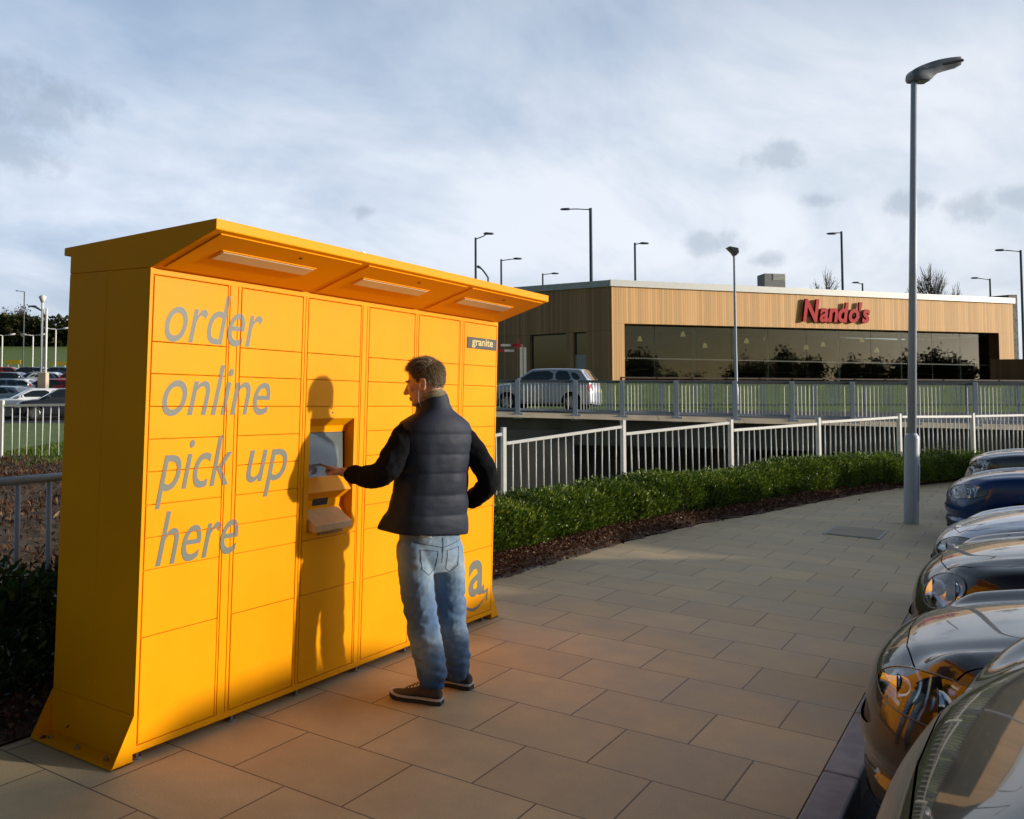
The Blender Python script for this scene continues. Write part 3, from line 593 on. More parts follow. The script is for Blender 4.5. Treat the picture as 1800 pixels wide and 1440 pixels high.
for i in range(len(px) - 1):
    a, c = px[i], px[i + 1]; n = 13; pan = MB()
    for k in range(n):
        x = a + .16 + (c - a - .32) * (k + .5) / n; pan.tube([(x, 30, ledz(x) + .12), (x, 30, rt(x) - .06)], .017, 6, caps=False)
    o = bgb(loc_shift(pan, BO), 'bar_panel', M['white'], pr)
# second, farther railing across the road
p2 = empty('railing', (14, 36.6, 0), 'thin dark railing with open bars on the far side of the bridge road', 'railing', bg=True)
r = MB(); r.box(8.0, 36, 36.55, 36.62, 2.28, 2.34); r.box(8.0, 36, 36.56, 36.61, 1.35, 1.40); r.v = [(p[0] - 14, p[1] - 36.6, p[2]) for p in r.v]; r.build('rail', M['poledark'], p2)
for k in range(14):
    x = 8.3 + k * 2.1; r = MB(); r.box(x - 14 - .06, x - 14 + .06, -.03, .03, .7, 2.33); r.build('post', M['railgrey'], p2)
r = MB()
for k in range(150):
    x = 8.3 + k * .185; r.box(x - 14 - .013, x - 14 + .013, -.012, .012, 1.38, 2.3)
r.build('bar_panel', M['railgrey'], p2)

# ---------------------------------------------------------------- restaurant
rs = empty('restaurant', (20, 46, 0), 'low flat-roofed restaurant clad in vertical timber with a long glazed front', 'building', bg=True); RO = Vector((20, 46, 0))
A = Vector((9.714, 42, 0)); B = Vector((35.81, 52.5, 0)); E1 = Vector((6.904, 44.7, 0)); EL = A + (E1 - A) * 3.4
fd = (B - A).normalized(); FNr = Vector((fd.y, -fd.x, 0)); ld = (EL - A).normalized(); LNr = Vector((-abs(ld.y), ld.x, 0)); LNr = Vector((ld.y, -ld.x, 0)); 
if LNr.x > 0: LNr = -LNr
FL = len_f = (B - A).length; LL = (EL - A).length
ztop = lambda s: 6.931 + (7.222 - 6.931) * s / FL
zsof = lambda s: 5.19 + (5.47 - 5.19) * s / FL
def fpt(s, z, out_=0): p = A + fd * s + FNr * out_; return Vector((p.x, p.y, z))
def lpt(s, z, out_=0): p = A + ld * s + LNr * out_; return Vector((p.x, p.y, z))
def slab(fn_, s0, s1, z00, z01, z10, z11, o0, o1):
    "panel between s0 and s1 (bottom z00,z01; top z10,z11), from out-offset o0 to o1"
    m_ = MB(); m_.hexa([fn_(s0, z00, o0), fn_(s1, z01, o0), fn_(s1, z01, o1), fn_(s0, z00, o1)], [fn_(s0, z10, o0), fn_(s1, z11, o0), fn_(s1, z11, o1), fn_(s0, z10, o1)]); return loc_shift(m_, RO)
def S_at(u):  # distance along the front seen at pixel u
    lo, hi = -5, FL + 10
    for _ in range(40):
        m_ = (lo + hi) / 2; q = A + fd * m_
        if 713.8 + 1569 * q.x / (q.y * math.cos(PIT) + 2.5 * 0.0464) < u: lo = m_
        else: hi = m_
    return lo
sG0, sG1 = S_at(1098), S_at(1757)
Z0 = 2.35
o = slab(fpt, 0.0, FL, zsof(0), zsof(FL), ztop(0), ztop(FL), -.30, 0).build('fascia', M['wood'], rs); uvbox(o)
o = slab(fpt, 0.0, sG0, Z0, Z0, zsof(0) - .004, zsof(sG0) - .004, -.7, -.001).build('wall', M['wood'], rs); uvbox(o)
o = slab(fpt, sG1, FL, Z0, Z0, zsof(sG1) - .004, zsof(FL) - .004, -.7, -.001).build('wall', M['wood'], rs); uvbox(o)
# left wall, in shade, with two window openings
def S_l(u):
    lo, hi = 0, LL
    for _ in range(40):
        m_ = (lo + hi) / 2; q = A + ld * m_
        if 713.8 + 1569 * q.x / (q.y * math.cos(PIT) + .1) > u: lo = m_
        else: hi = m_
    return lo
w1a, w1b, w2a, w2b = S_l(1030), S_l(1008), S_l(995), S_l(932)
zl = lambda s: 4.95 - .035 * s
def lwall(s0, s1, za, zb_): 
    o = slab(lpt, s0, s1, za, za, zb_, zb_, 0, -.3).build('wall', M['woodshaded'], rs); uvbox(o)
M['woodshaded'] = M['woodside']
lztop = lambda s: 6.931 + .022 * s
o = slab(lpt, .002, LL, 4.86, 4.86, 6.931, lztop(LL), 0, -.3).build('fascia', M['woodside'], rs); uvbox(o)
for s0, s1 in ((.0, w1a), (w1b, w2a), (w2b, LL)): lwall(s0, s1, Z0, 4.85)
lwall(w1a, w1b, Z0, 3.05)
M['glassdark'] = mat('dark_window_glass', (0.012, 0.018, 0.016), rough=0.04, spec=0.9, coat=1.0)
M['frame'] = mat('dark_window_frame', (0.03, 0.04, 0.04), rough=0.4)
for s0, s1, zb_ in ((w1a, w1b, 3.05), (w2a, w2b, Z0)):
    w = slab(lpt, s0 + .003, s1 - .003, zb_, zb_, 4.848, 4.848, -.16, -.2).build('window', M['frame'], rs); slab(lpt, s0 + .06, s1 - .06, zb_ + .05, zb_ + .05, 4.79, 4.79, -.155, -.17).build('pane', M['glassdark'], w)
M['panelwhite'] = mat('grey_white_panel', (.4, .42, .45), .6)
slab(lpt, w1a + .03, w1b - .03, 3.1, 3.1, 3.75, 3.75, -.12, -.15).build('poster', M['panelwhite'], rs)
# parapet cap
cap = MB(); C4 = EL + Vector((14, 9, 0)); 
m1 = slab(fpt, -.12, FL + .1, ztop(0) + .003, ztop(FL) + .003, ztop(0) + .31, ztop(FL) + .33, -.35, .10); m1.build('roof_edge', mat('pale_metal_capping', (.70, .70, .66), .4, noise=.03), rs)
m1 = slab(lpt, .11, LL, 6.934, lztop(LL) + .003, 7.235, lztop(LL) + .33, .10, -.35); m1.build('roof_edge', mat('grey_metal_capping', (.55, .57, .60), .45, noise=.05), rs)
rf = MB(); pts = [A + (fd + ld).normalized() * .4, B + ld * .4, B + ld * 12, EL + fd * 6, EL]
rf.add([(p.x, p.y, 7.05) for p in pts] + [(p.x, p.y, 6.8) for p in pts], [tuple(range(5)), tuple(range(9, 4, -1))] + [(i, (i + 1) % 5, 5 + (i + 1) % 5, 5 + i) for i in range(5)]); loc_shift(rf, RO).build('roof', mat('grey_roof', (.2, .2, .2), .8), rs)
# glazing set back, dark room behind
gz = [S_at(u) for u in (1098, 1165, 1236, 1301, 1366, 1434, 1492, 1548, 1602, 1656, 1706, 1757)]
M['glass'] = mat('shopfront_glass', (0.42, 0.50, 0.46), rough=0.01, trans=1.0, ior=1.5, spec=0.8)
M['mull'] = mat('green_grey_glass_fin', (0.10, 0.15, 0.13), rough=0.3)
for i in range(len(gz) - 1):
    w = slab(fpt, gz[i] + .012, gz[i + 1] - .012, Z0 + .02, Z0 + .02, zsof(gz[i]) - .02, zsof(gz[i + 1]) - .02, -.62, -.632).build('window_pane', M['glass'], rs)
for i, s0 in enumerate(gz):
    slab(fpt, s0 - .011 - (.05 if i % 2 == 0 else 0), s0 + .011 + (.05 if i % 2 == 0 else 0), Z0, Z0, zsof(s0) - .01, zsof(s0) - .01, -.64, -.80 if i % 2 == 0 else -.66).build('mullion', M['mull'], rs)
dots = MB()
for k in range(int((sG1 - sG0) / .16)):
    s0 = sG0 + .1 + k * .16; m_ = slab(fpt, s0, s0 + .05, 3.56, 3.56, 3.61, 3.61, -.60, -.615); dots.add(m_.v, m_.f)
dots.build('manifestation_dots', mat('frosted_dot', (.30, .33, .30), .6), rs)
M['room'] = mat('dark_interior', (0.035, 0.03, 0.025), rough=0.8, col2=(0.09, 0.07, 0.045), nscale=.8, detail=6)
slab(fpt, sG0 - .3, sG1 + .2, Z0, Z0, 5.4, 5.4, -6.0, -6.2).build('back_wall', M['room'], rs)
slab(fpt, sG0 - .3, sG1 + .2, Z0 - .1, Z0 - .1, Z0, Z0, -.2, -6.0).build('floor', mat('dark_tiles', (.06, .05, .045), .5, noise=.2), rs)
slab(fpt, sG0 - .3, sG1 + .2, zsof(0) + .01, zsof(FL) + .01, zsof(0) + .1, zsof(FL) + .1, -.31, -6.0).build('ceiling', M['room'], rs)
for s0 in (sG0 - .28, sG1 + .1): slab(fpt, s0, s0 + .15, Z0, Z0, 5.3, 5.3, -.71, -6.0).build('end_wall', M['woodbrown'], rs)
o = slab(fpt, sG1 - .02, sG1 + .0, Z0, Z0, zsof(sG1) - .01, zsof(sG1) - .01, -.01, -.7).build('reveal', M['woodbrown'], rs); uvbox(o)
# interior lamps, tables and chairs seen dimly through the glass
M['lampglow'] = mat('pendant_shade', (.3, .25, .12), .5, emit=((1, .75, .35), .25))
M['chairc'] = mat('varied_chair', (.25, .12, .04), .5, col2=(.05, .2, .12), nscale=.5)
for k in range(26):
    s0 = sG0 + .8 + (sG1 - sG0 - 1.5) * (k + .5) / 26 + rng.uniform(-.3, .3); dpt = -1.4 - rng.uniform(0, 3.6)
    q = fpt(s0, Z0, dpt)
    t = empty('dining_table', q, 'wooden dining table dimly seen through the restaurant glass, number %d from the left' % (k + 1), 'table', 'tables inside the restaurant', bg=True)
    m_ = MB(); m_.box(-.4, .4, -.4, .4, .72, .76); m_.build('table_top', M['chairc'], t); m_ = MB(); m_.tube([(0, 0, 0), (0, 0, .72)], .04, 8); m_.build('leg', M['frame'], t)
for k in range(11):
    s0 = sG0 + 1 + k * 2.1; q = fpt(s0, 4.35 + .25 * (k % 3), -2.2 - .8 * (k % 2)); t = empty('pendant_lamp', q, 'pendant lamp hanging behind the restaurant glass, number %d from the left' % (k + 1), 'lamp', 'pendant lamps inside the restaurant', bg=True)
    m_ = MB(); m_.tube([(0, 0, 0), (0, 0, .06), (0, 0, .22), (0, 0, .27)], [.13, .12, .07, .02], 12); m_.build('shade', M['lampglow'], t, smooth=True)
    m_ = MB(); m_.tube([(0, 0, .27), (0, 0, 5.2 - q.z)], .008, 5); m_.build('cable', M['frame'], t)
# the sign: red solid letters standing off the fascia
sgn = empty('shop_sign', fpt(S_at(1462), 6.0, .3), 'red three-dimensional restaurant name in bold slanted letters on the timber fascia', 'sign', bg=True)
M['signred'] = mat('red_sign_face', (.55, .018, .022), .6, noise=.05, spec=.15); M['signside'] = mat('dark_red_sign_side', (.10, .015, .015), .7, spec=.1)
def sign_letters():
    s0, s1 = S_at(1408), S_at(1526); rx = text_mesh('N'); hN = max(v.co.y for v in rx.vertices); cells = []; xc = 0
    for ch in "Nando's":
        me = text_mesh(ch, .20, .030); a = min(v.co.x for v in me.vertices); c = max(v.co.x for v in me.vertices); wd = (c - a) * (1.0 if ch != "'" else .9)
        cells.append((me, a, xc)); xc += wd - .012
    sx = (s1 - s0) / (xc + .012); hh = .98 / hN
    for k, (me0, a, off) in enumerate(cells):
        me0.polygons.foreach_set('use_smooth', [False] * len(me0.polygons)); bm = bmesh.new(); bm.from_mesh(me0); r = bmesh.ops.extrude_face_region(bm, geom=bm.faces[:])
        for v in r['geom']:
            if isinstance(v, bmesh.types.BMVert): v.co.z -= .11
        sc = 1.12 if k == 0 else 1.0
        for v in bm.verts:
            s = s0 + (off + v.co.x - a) * sx; z = 5.70 + v.co.y * hh * sc + (s - (s0 + s1) / 2) * .012; v.co = fpt(s, z, .18 + .007 * (k % 2) + v.co.z) - sgn.location
        bmesh.ops.recalc_face_normals(bm, faces=bm.faces); me = bpy.data.meshes.new('letter'); bm.to_mesh(me); bm.free(); me.materials.append(M['signred']); me.materials.append(M['signside'])
        for p in me.polygons: p.material_index = 0 if abs(p.normal.dot(FNr)) > .8 else 1
        o = bpy.data.objects.new('letter', me); COL.objects.link(o); o.parent = sgn
    rl = MB(); q0 = fpt(s0 + .2, 5.95, .04) - sgn.location; q1 = fpt(s1 - .2, 5.98, .04) - sgn.location; rl.bar(q0, q1, .05, .05); rl.build('mounting_rail', M['frame'], sgn)
sign_letters()
# roof plant box
q = at(1365, 505, 47); pb = empty('plant_box', (q.x, 47, 7.05), 'grey ventilation unit with a pale louvre standing on the restaurant roof', 'roof unit', bg=True)
m_ = MB(); m_.hexa([(-.62, 0, 0), (.62, .35, 0), (.62, 1.4, 0), (-.62, 1.0, 0)], [(-.62, 0, 1.2), (.62, .35, 1.22), (.62, 1.4, 1.22), (-.62, 1.0, 1.2)]); m_.build('casing', mat('plant_grey', (.16, .17, .17), .6, noise=.1), pb)
m_ = MB()
for k in range(5): m_.hexa([(-.12, .12, .86 + k * .07), (.6, .325, .86 + k * .07), (.6, .36, .86 + k * .07), (-.12, .16, .86 + k * .07)], [(-.12, .10, .91 + k * .07), (.6, .305, .91 + k * .07), (.6, .36, .91 + k * .07), (-.12, .16, .91 + k * .07)])
m_.build('louvre', mat('louvre_pale', (.6, .6, .55), .5), pb)
# stone end wall right of the building, brown board fence, small things
M['stone'] = mat('rough_stone', (.10, .10, .09), .9, col2=(.24, .23, .2), nscale=5, bump=1, bscale=12)
e1 = B + fd * .05 - FNr * .25
sw = MB(); P0 = e1; P1 = e1 + fd * .75; bk = -FNr * 7
sw.hexa([(P0.x, P0.y, 2.3), (P1.x, P1.y, 2.3), (P1.x + bk.x, P1.y + bk.y, 2.3), (P0.x + bk.x, P0.y + bk.y, 2.3)], [(P0.x, P0.y, 7.78), (P1.x, P1.y, 7.82), (P1.x + bk.x, P1.y + bk.y, 7.9), (P0.x + bk.x, P0.y + bk.y, 7.9)])
loc_shift(sw, (P0.x, P0.y, 0)); tag(sw.build('stone_wall', M['stone'], loc=None), 'tall rough stone wall at the right end of the restaurant', 'wall'); o = bpy.context.scene.objects['stone_wall']; o.location = (P0.x, P0.y, 0); BG.append(o)
bf = MB(); a, c = at(1742, 667, 50.0), at(1880, 667, 49.0); bf.hexa([(a.x, a.y, 2.3), (c.x, c.y, 2.3), (c.x, c.y + .05, 2.3), (a.x, a.y + .05, 2.3)], [(a.x, a.y, 3.82), (c.x, c.y, 3.82), (c.x, c.y + .05, 3.82), (a.x, a.y + .05, 3.82)]); loc_shift(bf, a * 1)
o = bf.build('board_fence', M['woodbrown']); uvbox(o); o.location = a; tag(o, 'brown upright board fence at the right end of the restaurant', 'fence'); BG.append(o)
# long brown slatted terrace fence under the glazing and planter hedge
def terr(u0, u1, Y0, Y1):
    t = empty('terrace_fence', at(u0, 700, Y0), 'low brown slatted terrace fence along the front of the restaurant', 'fence', bg=True); O = Vector(at(u0, 700, Y0)); O.z = 0; t.location = O
    a, c = Vector((at(u0, 700, Y0).x, Y0, 0)), Vector((at(u1, 700, Y1).x, Y1, 0)); n = int((c - a).length / 1.8)
    for k in range(n + 1):
        q = a.lerp(c, k / n); m_ = MB(); m_.box(q.x - O.x - .04, q.x - O.x + .04, q.y - O.y - .04, q.y - O.y + .04, 2.1, 2.62); m_.build('post', M['woodbrown'], t)
    for z in (2.30, 2.46, 2.6):
        m_ = MB(); m_.bar(a - O + Vector((0, 0, z)), c - O + Vector((0, 0, z)), .03, .07); m_.build('slat', M['woodbrown'], t)
terr(1092, 1895, 41.2, 49.5)

# ---------------------------------------------------------------- lamps
M['lens'] = mat('lamp_lens', (.6, .6, .55), .2, noise=.05)
def dark_lamp(u, vt, Y, du, dv, label, zb=2.2, thick=.09):
    "dark pole with one thin arm; du, dv: where its head sits from the top (photo pixels)"
    t = at(u, vt, Y); h = at(u + du, vt + dv, Y); zb = min(zb, t.z - 5)
    o = empty('street_lamp', (t.x, Y, zb), label, 'street lamp', 'dark street lamps behind the restaurant', bg=True); O = Vector((t.x, Y, zb))
    m_ = MB(); m_.tube([(0, 0, 0), (0, 0, 1.4), (0, 0, 1.42), (0, 0, t.z - zb)], [thick * 1.3, thick * 1.3, thick, thick * .8], 10); m_.build('pole', M['poledark'], o, smooth=True)
    hv = h - O; tv = t - O; dr = (hv - tv); dx_ = 1 if dr.x > 0 else -1
    m_ = MB(); m_.tube([tv - Vector((0, 0, .1)), tv + dr * .5 + Vector((0, 0, -.02)), hv - Vector((dx_ * .35, 0, 0))], .035, 8); m_.build('arm', M['poledark'], o, smooth=True)
    m_ = MB(); m_.tube([hv - Vector((dx_ * .55, 0, 0)), hv - Vector((dx_ * .4, 0, -.02)), hv, hv + Vector((dx_ * .12, 0, 0))], [.05, .12, .10, .04], 10)
    m_.v = [(p[0], p[1], hv.z + (p[2] - hv.z) * .7) for p in m_.v]; m_.build('lamp_head', M['poledark'], o, smooth=True)
dark_lamp(836, 418, 56, 29, -7, 'dark street lamp whose arm rises to the right above the locker canopy')
dark_lamp(881, 456, 66, 34, -1, 'dark street lamp with a level arm, second from left behind the canopy tip')
dark_lamp(954, 481, 78, 26, 0, 'smallest dark street lamp just above the left roof edge of the restaurant')
dark_lamp(1038, 366, 56, -50, 2, 'tallest dark street lamp with a long arm pointing left over the restaurant corner', thick=.12)
dark_lamp(1116, 427, 62, 22, 1, 'dark street lamp with a short arm pointing right, near the left part of the roof')
dark_lamp(1479, 407, 60, -23, 4, 'dark street lamp rising behind the red sign with its arm pointing left')
dark_lamp(1516, 498, 82, -16, -1, 'tiny dark street lamp just above the roof to the right of the red sign')
dark_lamp(1740, 490, 76, -31, -1, 'dark street lamp in front of the stone wall end, arm pointing left')
dark_lamp(1794, 440, 60, -42, 0, 'tall dark street lamp at the right edge of the view, arm pointing left')
t = at(858, 488, 60); cl = empty('street_lamp', (t.x, 60, 2.2), 'small lamp with an arched green-grey arm above the canopy', 'street lamp', bg=True)
m_ = MB(); h = t.z - 2.2; w_ = t.x - at(838, 468, 60).x; m_.tube([(0, 0, 0), (0, 0, h)], .06, 8); m_.build('pole', M['poledark'], cl)
m_ = MB(); m_.tube([(0, 0, h)] + [(-w_ * k / 8, 0, h + .75 * math.sin(PI / 2 * k / 8)) for k in range(1, 9)], [.06] * 6 + [.09, .10, .06], 8); m_.build('arched_arm', mat('green_grey', (.12, .17, .15), .5), cl, smooth=True)
# silver lamp between bridge and building
t = at(1293, 446, 37.5); q = at(1294.5, 690, 37.5); sv = empty('street_lamp', (q.x, 37.5, 1.0), 'slim silver street lamp standing in front of the glazed restaurant front', 'street lamp', bg=True)
m_ = MB(); H_ = t.z - 1.0; m_.tube([(0, 0, 0), (0, 0, 1.1), (0, 0, 1.15), (0, 0, H_)], [.085, .085, .062, .045], 12); m_.build('pole', M['postgrey'], sv, smooth=True)
m_ = MB(); m_.add([(-.30, -.2, H_ + .25), (-.24, -.2, H_ + .29), (.13, -.2, H_ + .22), (.16, -.2, H_ + .03), (.02, -.2, H_ - .12), (-.1, -.2, H_ + .05)] + [(-.30, .2, H_ + .25), (-.24, .2, H_ + .29), (.13, .2, H_ + .22), (.16, .2, H_ + .03), (.02, .2, H_ - .12), (-.1, .2, H_ + .05)],
    [(0, 1, 2, 3, 4, 5), (11, 10, 9, 8, 7, 6)] + [(i, (i + 1) % 6, 6 + (i + 1) % 6, 6 + i) for i in range(6)]); m_.build('lamp_head', M['poledark'], sv, bevel=.03)
# big lamp post on the pavement (world frame)
lp = empty('street_lamp', (11.53, -1.925, 0), 'tall pale grey lamp post standing on the pavement with a curved flat head', 'street lamp')
HP = 6.13
m_ = MB(); m_.tube([(0, 0, 0), (0, 0, 1.16), (0, 0, 1.19), (0, 0, 1.235)], [.094, .094, .088, .058], 28, caps=False); m_.build('base_sleeve', M['postgrey'], lp, smooth=True)
m_ = MB(); m_.tube([(0, 0, 1.2), (0, 0, HP)], [.056, .040], 24); m_.build('pole', M['postgrey'], lp, smooth=True)
m_ = MB(); m_.box(-.045, .045, -.096, -.088, .32, .82); m_.build('access_door', M['postgrey'], lp, bevel=.004)
# head: curved wedge body towards image right (-y mostly), slotted outer part
hd = Vector((CR.x, CR.y, 0)).normalized(); hs = Vector((-hd.y, hd.x, 0))
def hp(a, z, w): return [tuple(hd * a + hs * w + Vector((0, 0, z))), tuple(hd * a - hs * w + Vector((0, 0, z)))]
px2 = .00735   # metres per photo pixel at the lamp
top = [(-10, 0), (-6, 6), (4, 12), (24, 21), (46, 28), (66, 32), (84, 34)]; bo = [(-8, -14), (0, -14.5), (14, -14), (27, -13), (34, -4), (46, 5), (66, 12), (84, 17)]
def headpiece(tp, bt, w):
    tp = [(hd * (a * px2) + Vector((0, 0, HP + .11 + z * px2))) for a, z in tp]; bt = [(hd * (a * px2) + Vector((0, 0, HP + .11 + z * px2))) for a, z in bt]
    n = max(len(tp), len(bt)); 
    def rs_(P, n): 
        out_ = []
        for i in range(n):
            t = i / (n - 1) * (len(P) - 1); k = min(int(t), len(P) - 2); out_.append(P[k].lerp(P[k + 1], t - k))
        return out_
    T, Bt = rs_(tp, 12), rs_(bt, 12); m_ = MB(); rows = []
    for i in range(12):
        ww = w * (.75 + .25 * math.sin(PI * min(1, (i + 1) / 6)))
        a, c = T[i], Bt[i]
        rows.append([c - hs * ww * .8, c + hs * ww * .8, c.lerp(a, .5) + hs * ww, a + hs * ww * .7, a - hs * ww * .7, c.lerp(a, .5) - hs * ww])
    m_.grid(rows, closed=True); n6 = 66
    m_.f.append(tuple(range(6))); m_.mi.append(0); m_.f.append(tuple(range(n6, n6 + 6))); m_.mi.append(0)
    return m_
headpiece(top, bo, .13).build('lamp_head', M['postgrey2'] if 'postgrey2' in M else mat('lamp_head_grey', (.22, .24, .28), .4), lp, smooth=True, bevel=.012)
m_ = MB()
for k in range(7):
    a0 = 48 + k * 5.6; zc = 17 + k * 1.5
    c = hd * (a0 * px2) + Vector((0, 0, HP + .11 + zc * px2)); m_.box(c.x - .016, c.x + .016, c.y - .016, c.y + .016, c.z - .05, c.z + .05)
m_ = MB()
for k in range(8):
    a0 = 47 + k * 4.8; zc = 14.5 + k * 1.15; c = hd * (a0 * px2) - hs * -.0 + Vector((0, 0, HP + .11 + zc * px2))
    for sgn_ in (-1, 1):
        q = c + hs * sgn_ * .131; m_.tube([q - hs * .004, q + hs * .004], .022, 8)
m_.build('cooling_slots', M['dark'], lp)
m_ = MB(); c0 = hd * (2 * px2) + Vector((0, 0, HP + .11 - 14.8 * px2)); c1 = hd * (24 * px2) + Vector((0, 0, HP + .11 - 14.2 * px2)); m_.bar(c0, c1, .16, .012); m_.build('lens', mat('lens_green', (.25, .27, .15), .3), lp)
# service cover set in the paving by the lamp
m_ = MB(); m_.box(-.02, .9, -.02, .62, .0035, .0075); o = m_.build('access_cover', mat('cover_frame', (.25, .25, .24), .6, noise=.1)); o.location = (9.55, -1.75, 0); tag(o, 'rectangular inset access cover frame in the paving in front of the lamp post', 'access cover')
m_ = MB(); m_.box(.025, .855, .025, .575, .0082, .0112); q = m_.build('cover_panel', mat('paving_infill', (.26, .21, .14), .7, noise=.08, nscale=3)); q.parent = o

# ---------------------------------------------------------------- planting
def leaf_mat(name, c1, c2, c3, rough=0.35, spec=0.5):
    m = bpy.data.materials.new(name); m.use_nodes = True; n, l = m.node_tree.nodes, m.node_tree.links; b = n['Principled BSDF']; b.inputs['Roughness'].default_value = rough; b.inputs['Specular IOR Level'].default_value = spec
    a = n.new('ShaderNodeAttribute'); a.attribute_name = 'tint'; r = n.new('ShaderNodeValToRGB'); l.new(a.outputs['Fac'], r.inputs[0]); e = r.color_ramp.elements
    e[0].color = (*c1, 1); e[1].color = (*c3, 1); x = e.new(.55); x.color = (*c2, 1); l.new(r.outputs[0], b.inputs['Base Color'])
    tr = n.new('ShaderNodeBsdfTranslucent'); l.new(r.outputs[0], tr.inputs[0]); mx = n.new('ShaderNodeMixShader'); mx.inputs[0].default_value = .22; l.new(b.outputs[0], mx.inputs[1]); l.new(tr.outputs[0], mx.inputs[2]); l.new(mx.outputs[0], n['Material Output'].inputs[0])
    return m
def leaves(name, P, Dr, Ln, Wd, mat_, parent=None, tint=None, fold=.25):
    "leaf blades: base P, direction Dr (unit), length Ln, width Wd; each a folded diamond of two triangles' worth of quads"
    n = len(P); rd = rng.normal(size=(n, 3)); S_ = np.cross(Dr, rd); S_ /= np.linalg.norm(S_, axis=1)[:, None] + 1e-9; Nn = np.cross(S_, Dr)
    mid = P + Dr * (Ln * .5)[:, None]; tip = P + Dr * Ln[:, None] - Nn * (Ln * .12)[:, None]
    a = mid + S_ * (Wd / 2)[:, None] + Nn * (Wd * fold)[:, None]; c = mid - S_ * (Wd / 2)[:, None] + Nn * (Wd * fold)[:, None]
    V = np.stack([P, a, tip, c], 1).reshape(-1, 3); i = np.arange(n) * 4
    F = np.concatenate([np.stack([i, i + 1, i + 2], 1), np.stack([i, i + 2, i + 3], 1)])
    o = npmesh(name, V, F, mat_, parent)
    if tint is None: tint = rng.uniform(0, 1, n)
    at_ = o.data.attributes.new('tint', 'FLOAT', 'FACE'); at_.data.foreach_set('value', np.concatenate([tint, tint]).astype(np.float32))
    return o
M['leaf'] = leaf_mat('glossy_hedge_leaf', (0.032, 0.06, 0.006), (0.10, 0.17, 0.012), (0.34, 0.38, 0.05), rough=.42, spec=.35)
M['leafdark'] = leaf_mat('dark_shrub_leaf', (0.012, 0.03, 0.010), (0.03, 0.07, 0.015), (0.09, 0.14, 0.03))
M['deadleaf'] = leaf_mat('dead_leaf', (0.05, 0.018, 0.010), (0.14, 0.06, 0.03), (0.42, 0.30, 0.17), rough=.7, spec=.2)
M['twig'] = mat('twig', (.10, .06, .03), .8, noise=.3)
def hedge(name, x0, x1, n, off, wid, hfun, mt, label, cat, ln=(.035, .06), ends=0):
    root = empty(name, ((x0 + x1) / 2, edge_y((x0 + x1) / 2) + off, 0), label, cat); R0 = np.array(root.location)
    # shape: bushy cross-section made of many small upright shoots gathered in plants every .32 m
    npl = int((x1 - x0) / .30); pc = np.linspace(x0, x1, npl) + rng.uniform(-.07, .07, npl); ph = rng.uniform(.84, 1.12, npl); pw = rng.uniform(.8, 1.12, npl)
    k = rng.integers(0, npl, n); ang = rng.uniform(-PI, PI, n); rr = np.sqrt(rng.uniform(.12, 1, n)); 
    xx = pc[k] + rng.normal(0, .115, n); hz = rng.uniform(0.0, 1, n) ** .75
    hh = np.array([hfun(x) for x in pc])[k] * ph[k] * (1 + .04 * rng.normal(size=n))
    z = .06 + hz * (hh - .06)
    prof = np.sqrt(np.clip(1 - ((hz - .42) / .66) ** 2, .02, 1)) * pw[k]
    sd_ = rng.choice([-1, 1], n, p=[.62, .38]); depth = np.clip(rng.normal(.86, .14, n), 0, 1.06)
    onTop = hz > .86
    dy_ = np.where(onTop, rng.uniform(-1, 1, n), sd_ * depth) * prof * wid / 2
    yb = np.array([edge_y(x) for x in xx]) + off
    yb = yb + np.interp(xx, [13, 16.4, 18.5, 20.5], [0, -.20, -.50, -.70]); P = np.stack([xx, yb + dy_, z], 1)
    out_ = np.stack([rng.normal(0, .45, n), np.sign(dy_) * .55 + rng.normal(0, .35, n), rng.uniform(.15, 1.3, n)], 1); out_ /= np.linalg.norm(out_, axis=1)[:, None]
    Ln = rng.uniform(ln[0], ln[1], n); Wd = Ln * rng.uniform(.38, .55, n)
    plt = rng.uniform(-.12, .12, npl)[k]
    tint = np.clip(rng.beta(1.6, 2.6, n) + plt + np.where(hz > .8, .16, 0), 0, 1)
    o = leaves('foliage', P - R0, out_, Ln, Wd, mt, root, tint)
    # stems
    m_ = MB()
    for i in range(npl):
        for q in range(4):
            bx = pc[i] + rng.uniform(-.08, .08); by = edge_y(pc[i]) + off + float(np.interp(pc[i], [13, 16.4, 18.5, 20.5], [0, -.20, -.50, -.70])) + rng.uniform(-.06, .06); h = hfun(pc[i]) * ph[i] * .9
            m_.tube([(bx - R0[0], by - R0[1], 0), (bx - R0[0] + rng.uniform(-.05, .05), by - R0[1] + rng.uniform(-.1, .1), h * .55), (bx - R0[0] + rng.uniform(-.09, .09), by - R0[1] + rng.uniform(-.14, .14), h)], [.006, .004, .002], 5, caps=False)
    m_.build('stems', M['twig'], root)
    return root
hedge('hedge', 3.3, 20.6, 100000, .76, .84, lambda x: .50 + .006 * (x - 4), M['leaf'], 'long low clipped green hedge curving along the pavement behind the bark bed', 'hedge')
hedge('shrub_row', -2.6, 2.2, 15000, .62, .62, lambda x: .60, M['leafdark'], 'dark glossy shrubs in the shade behind the left end of the orange locker', 'shrubs', ln=(.05, .085))
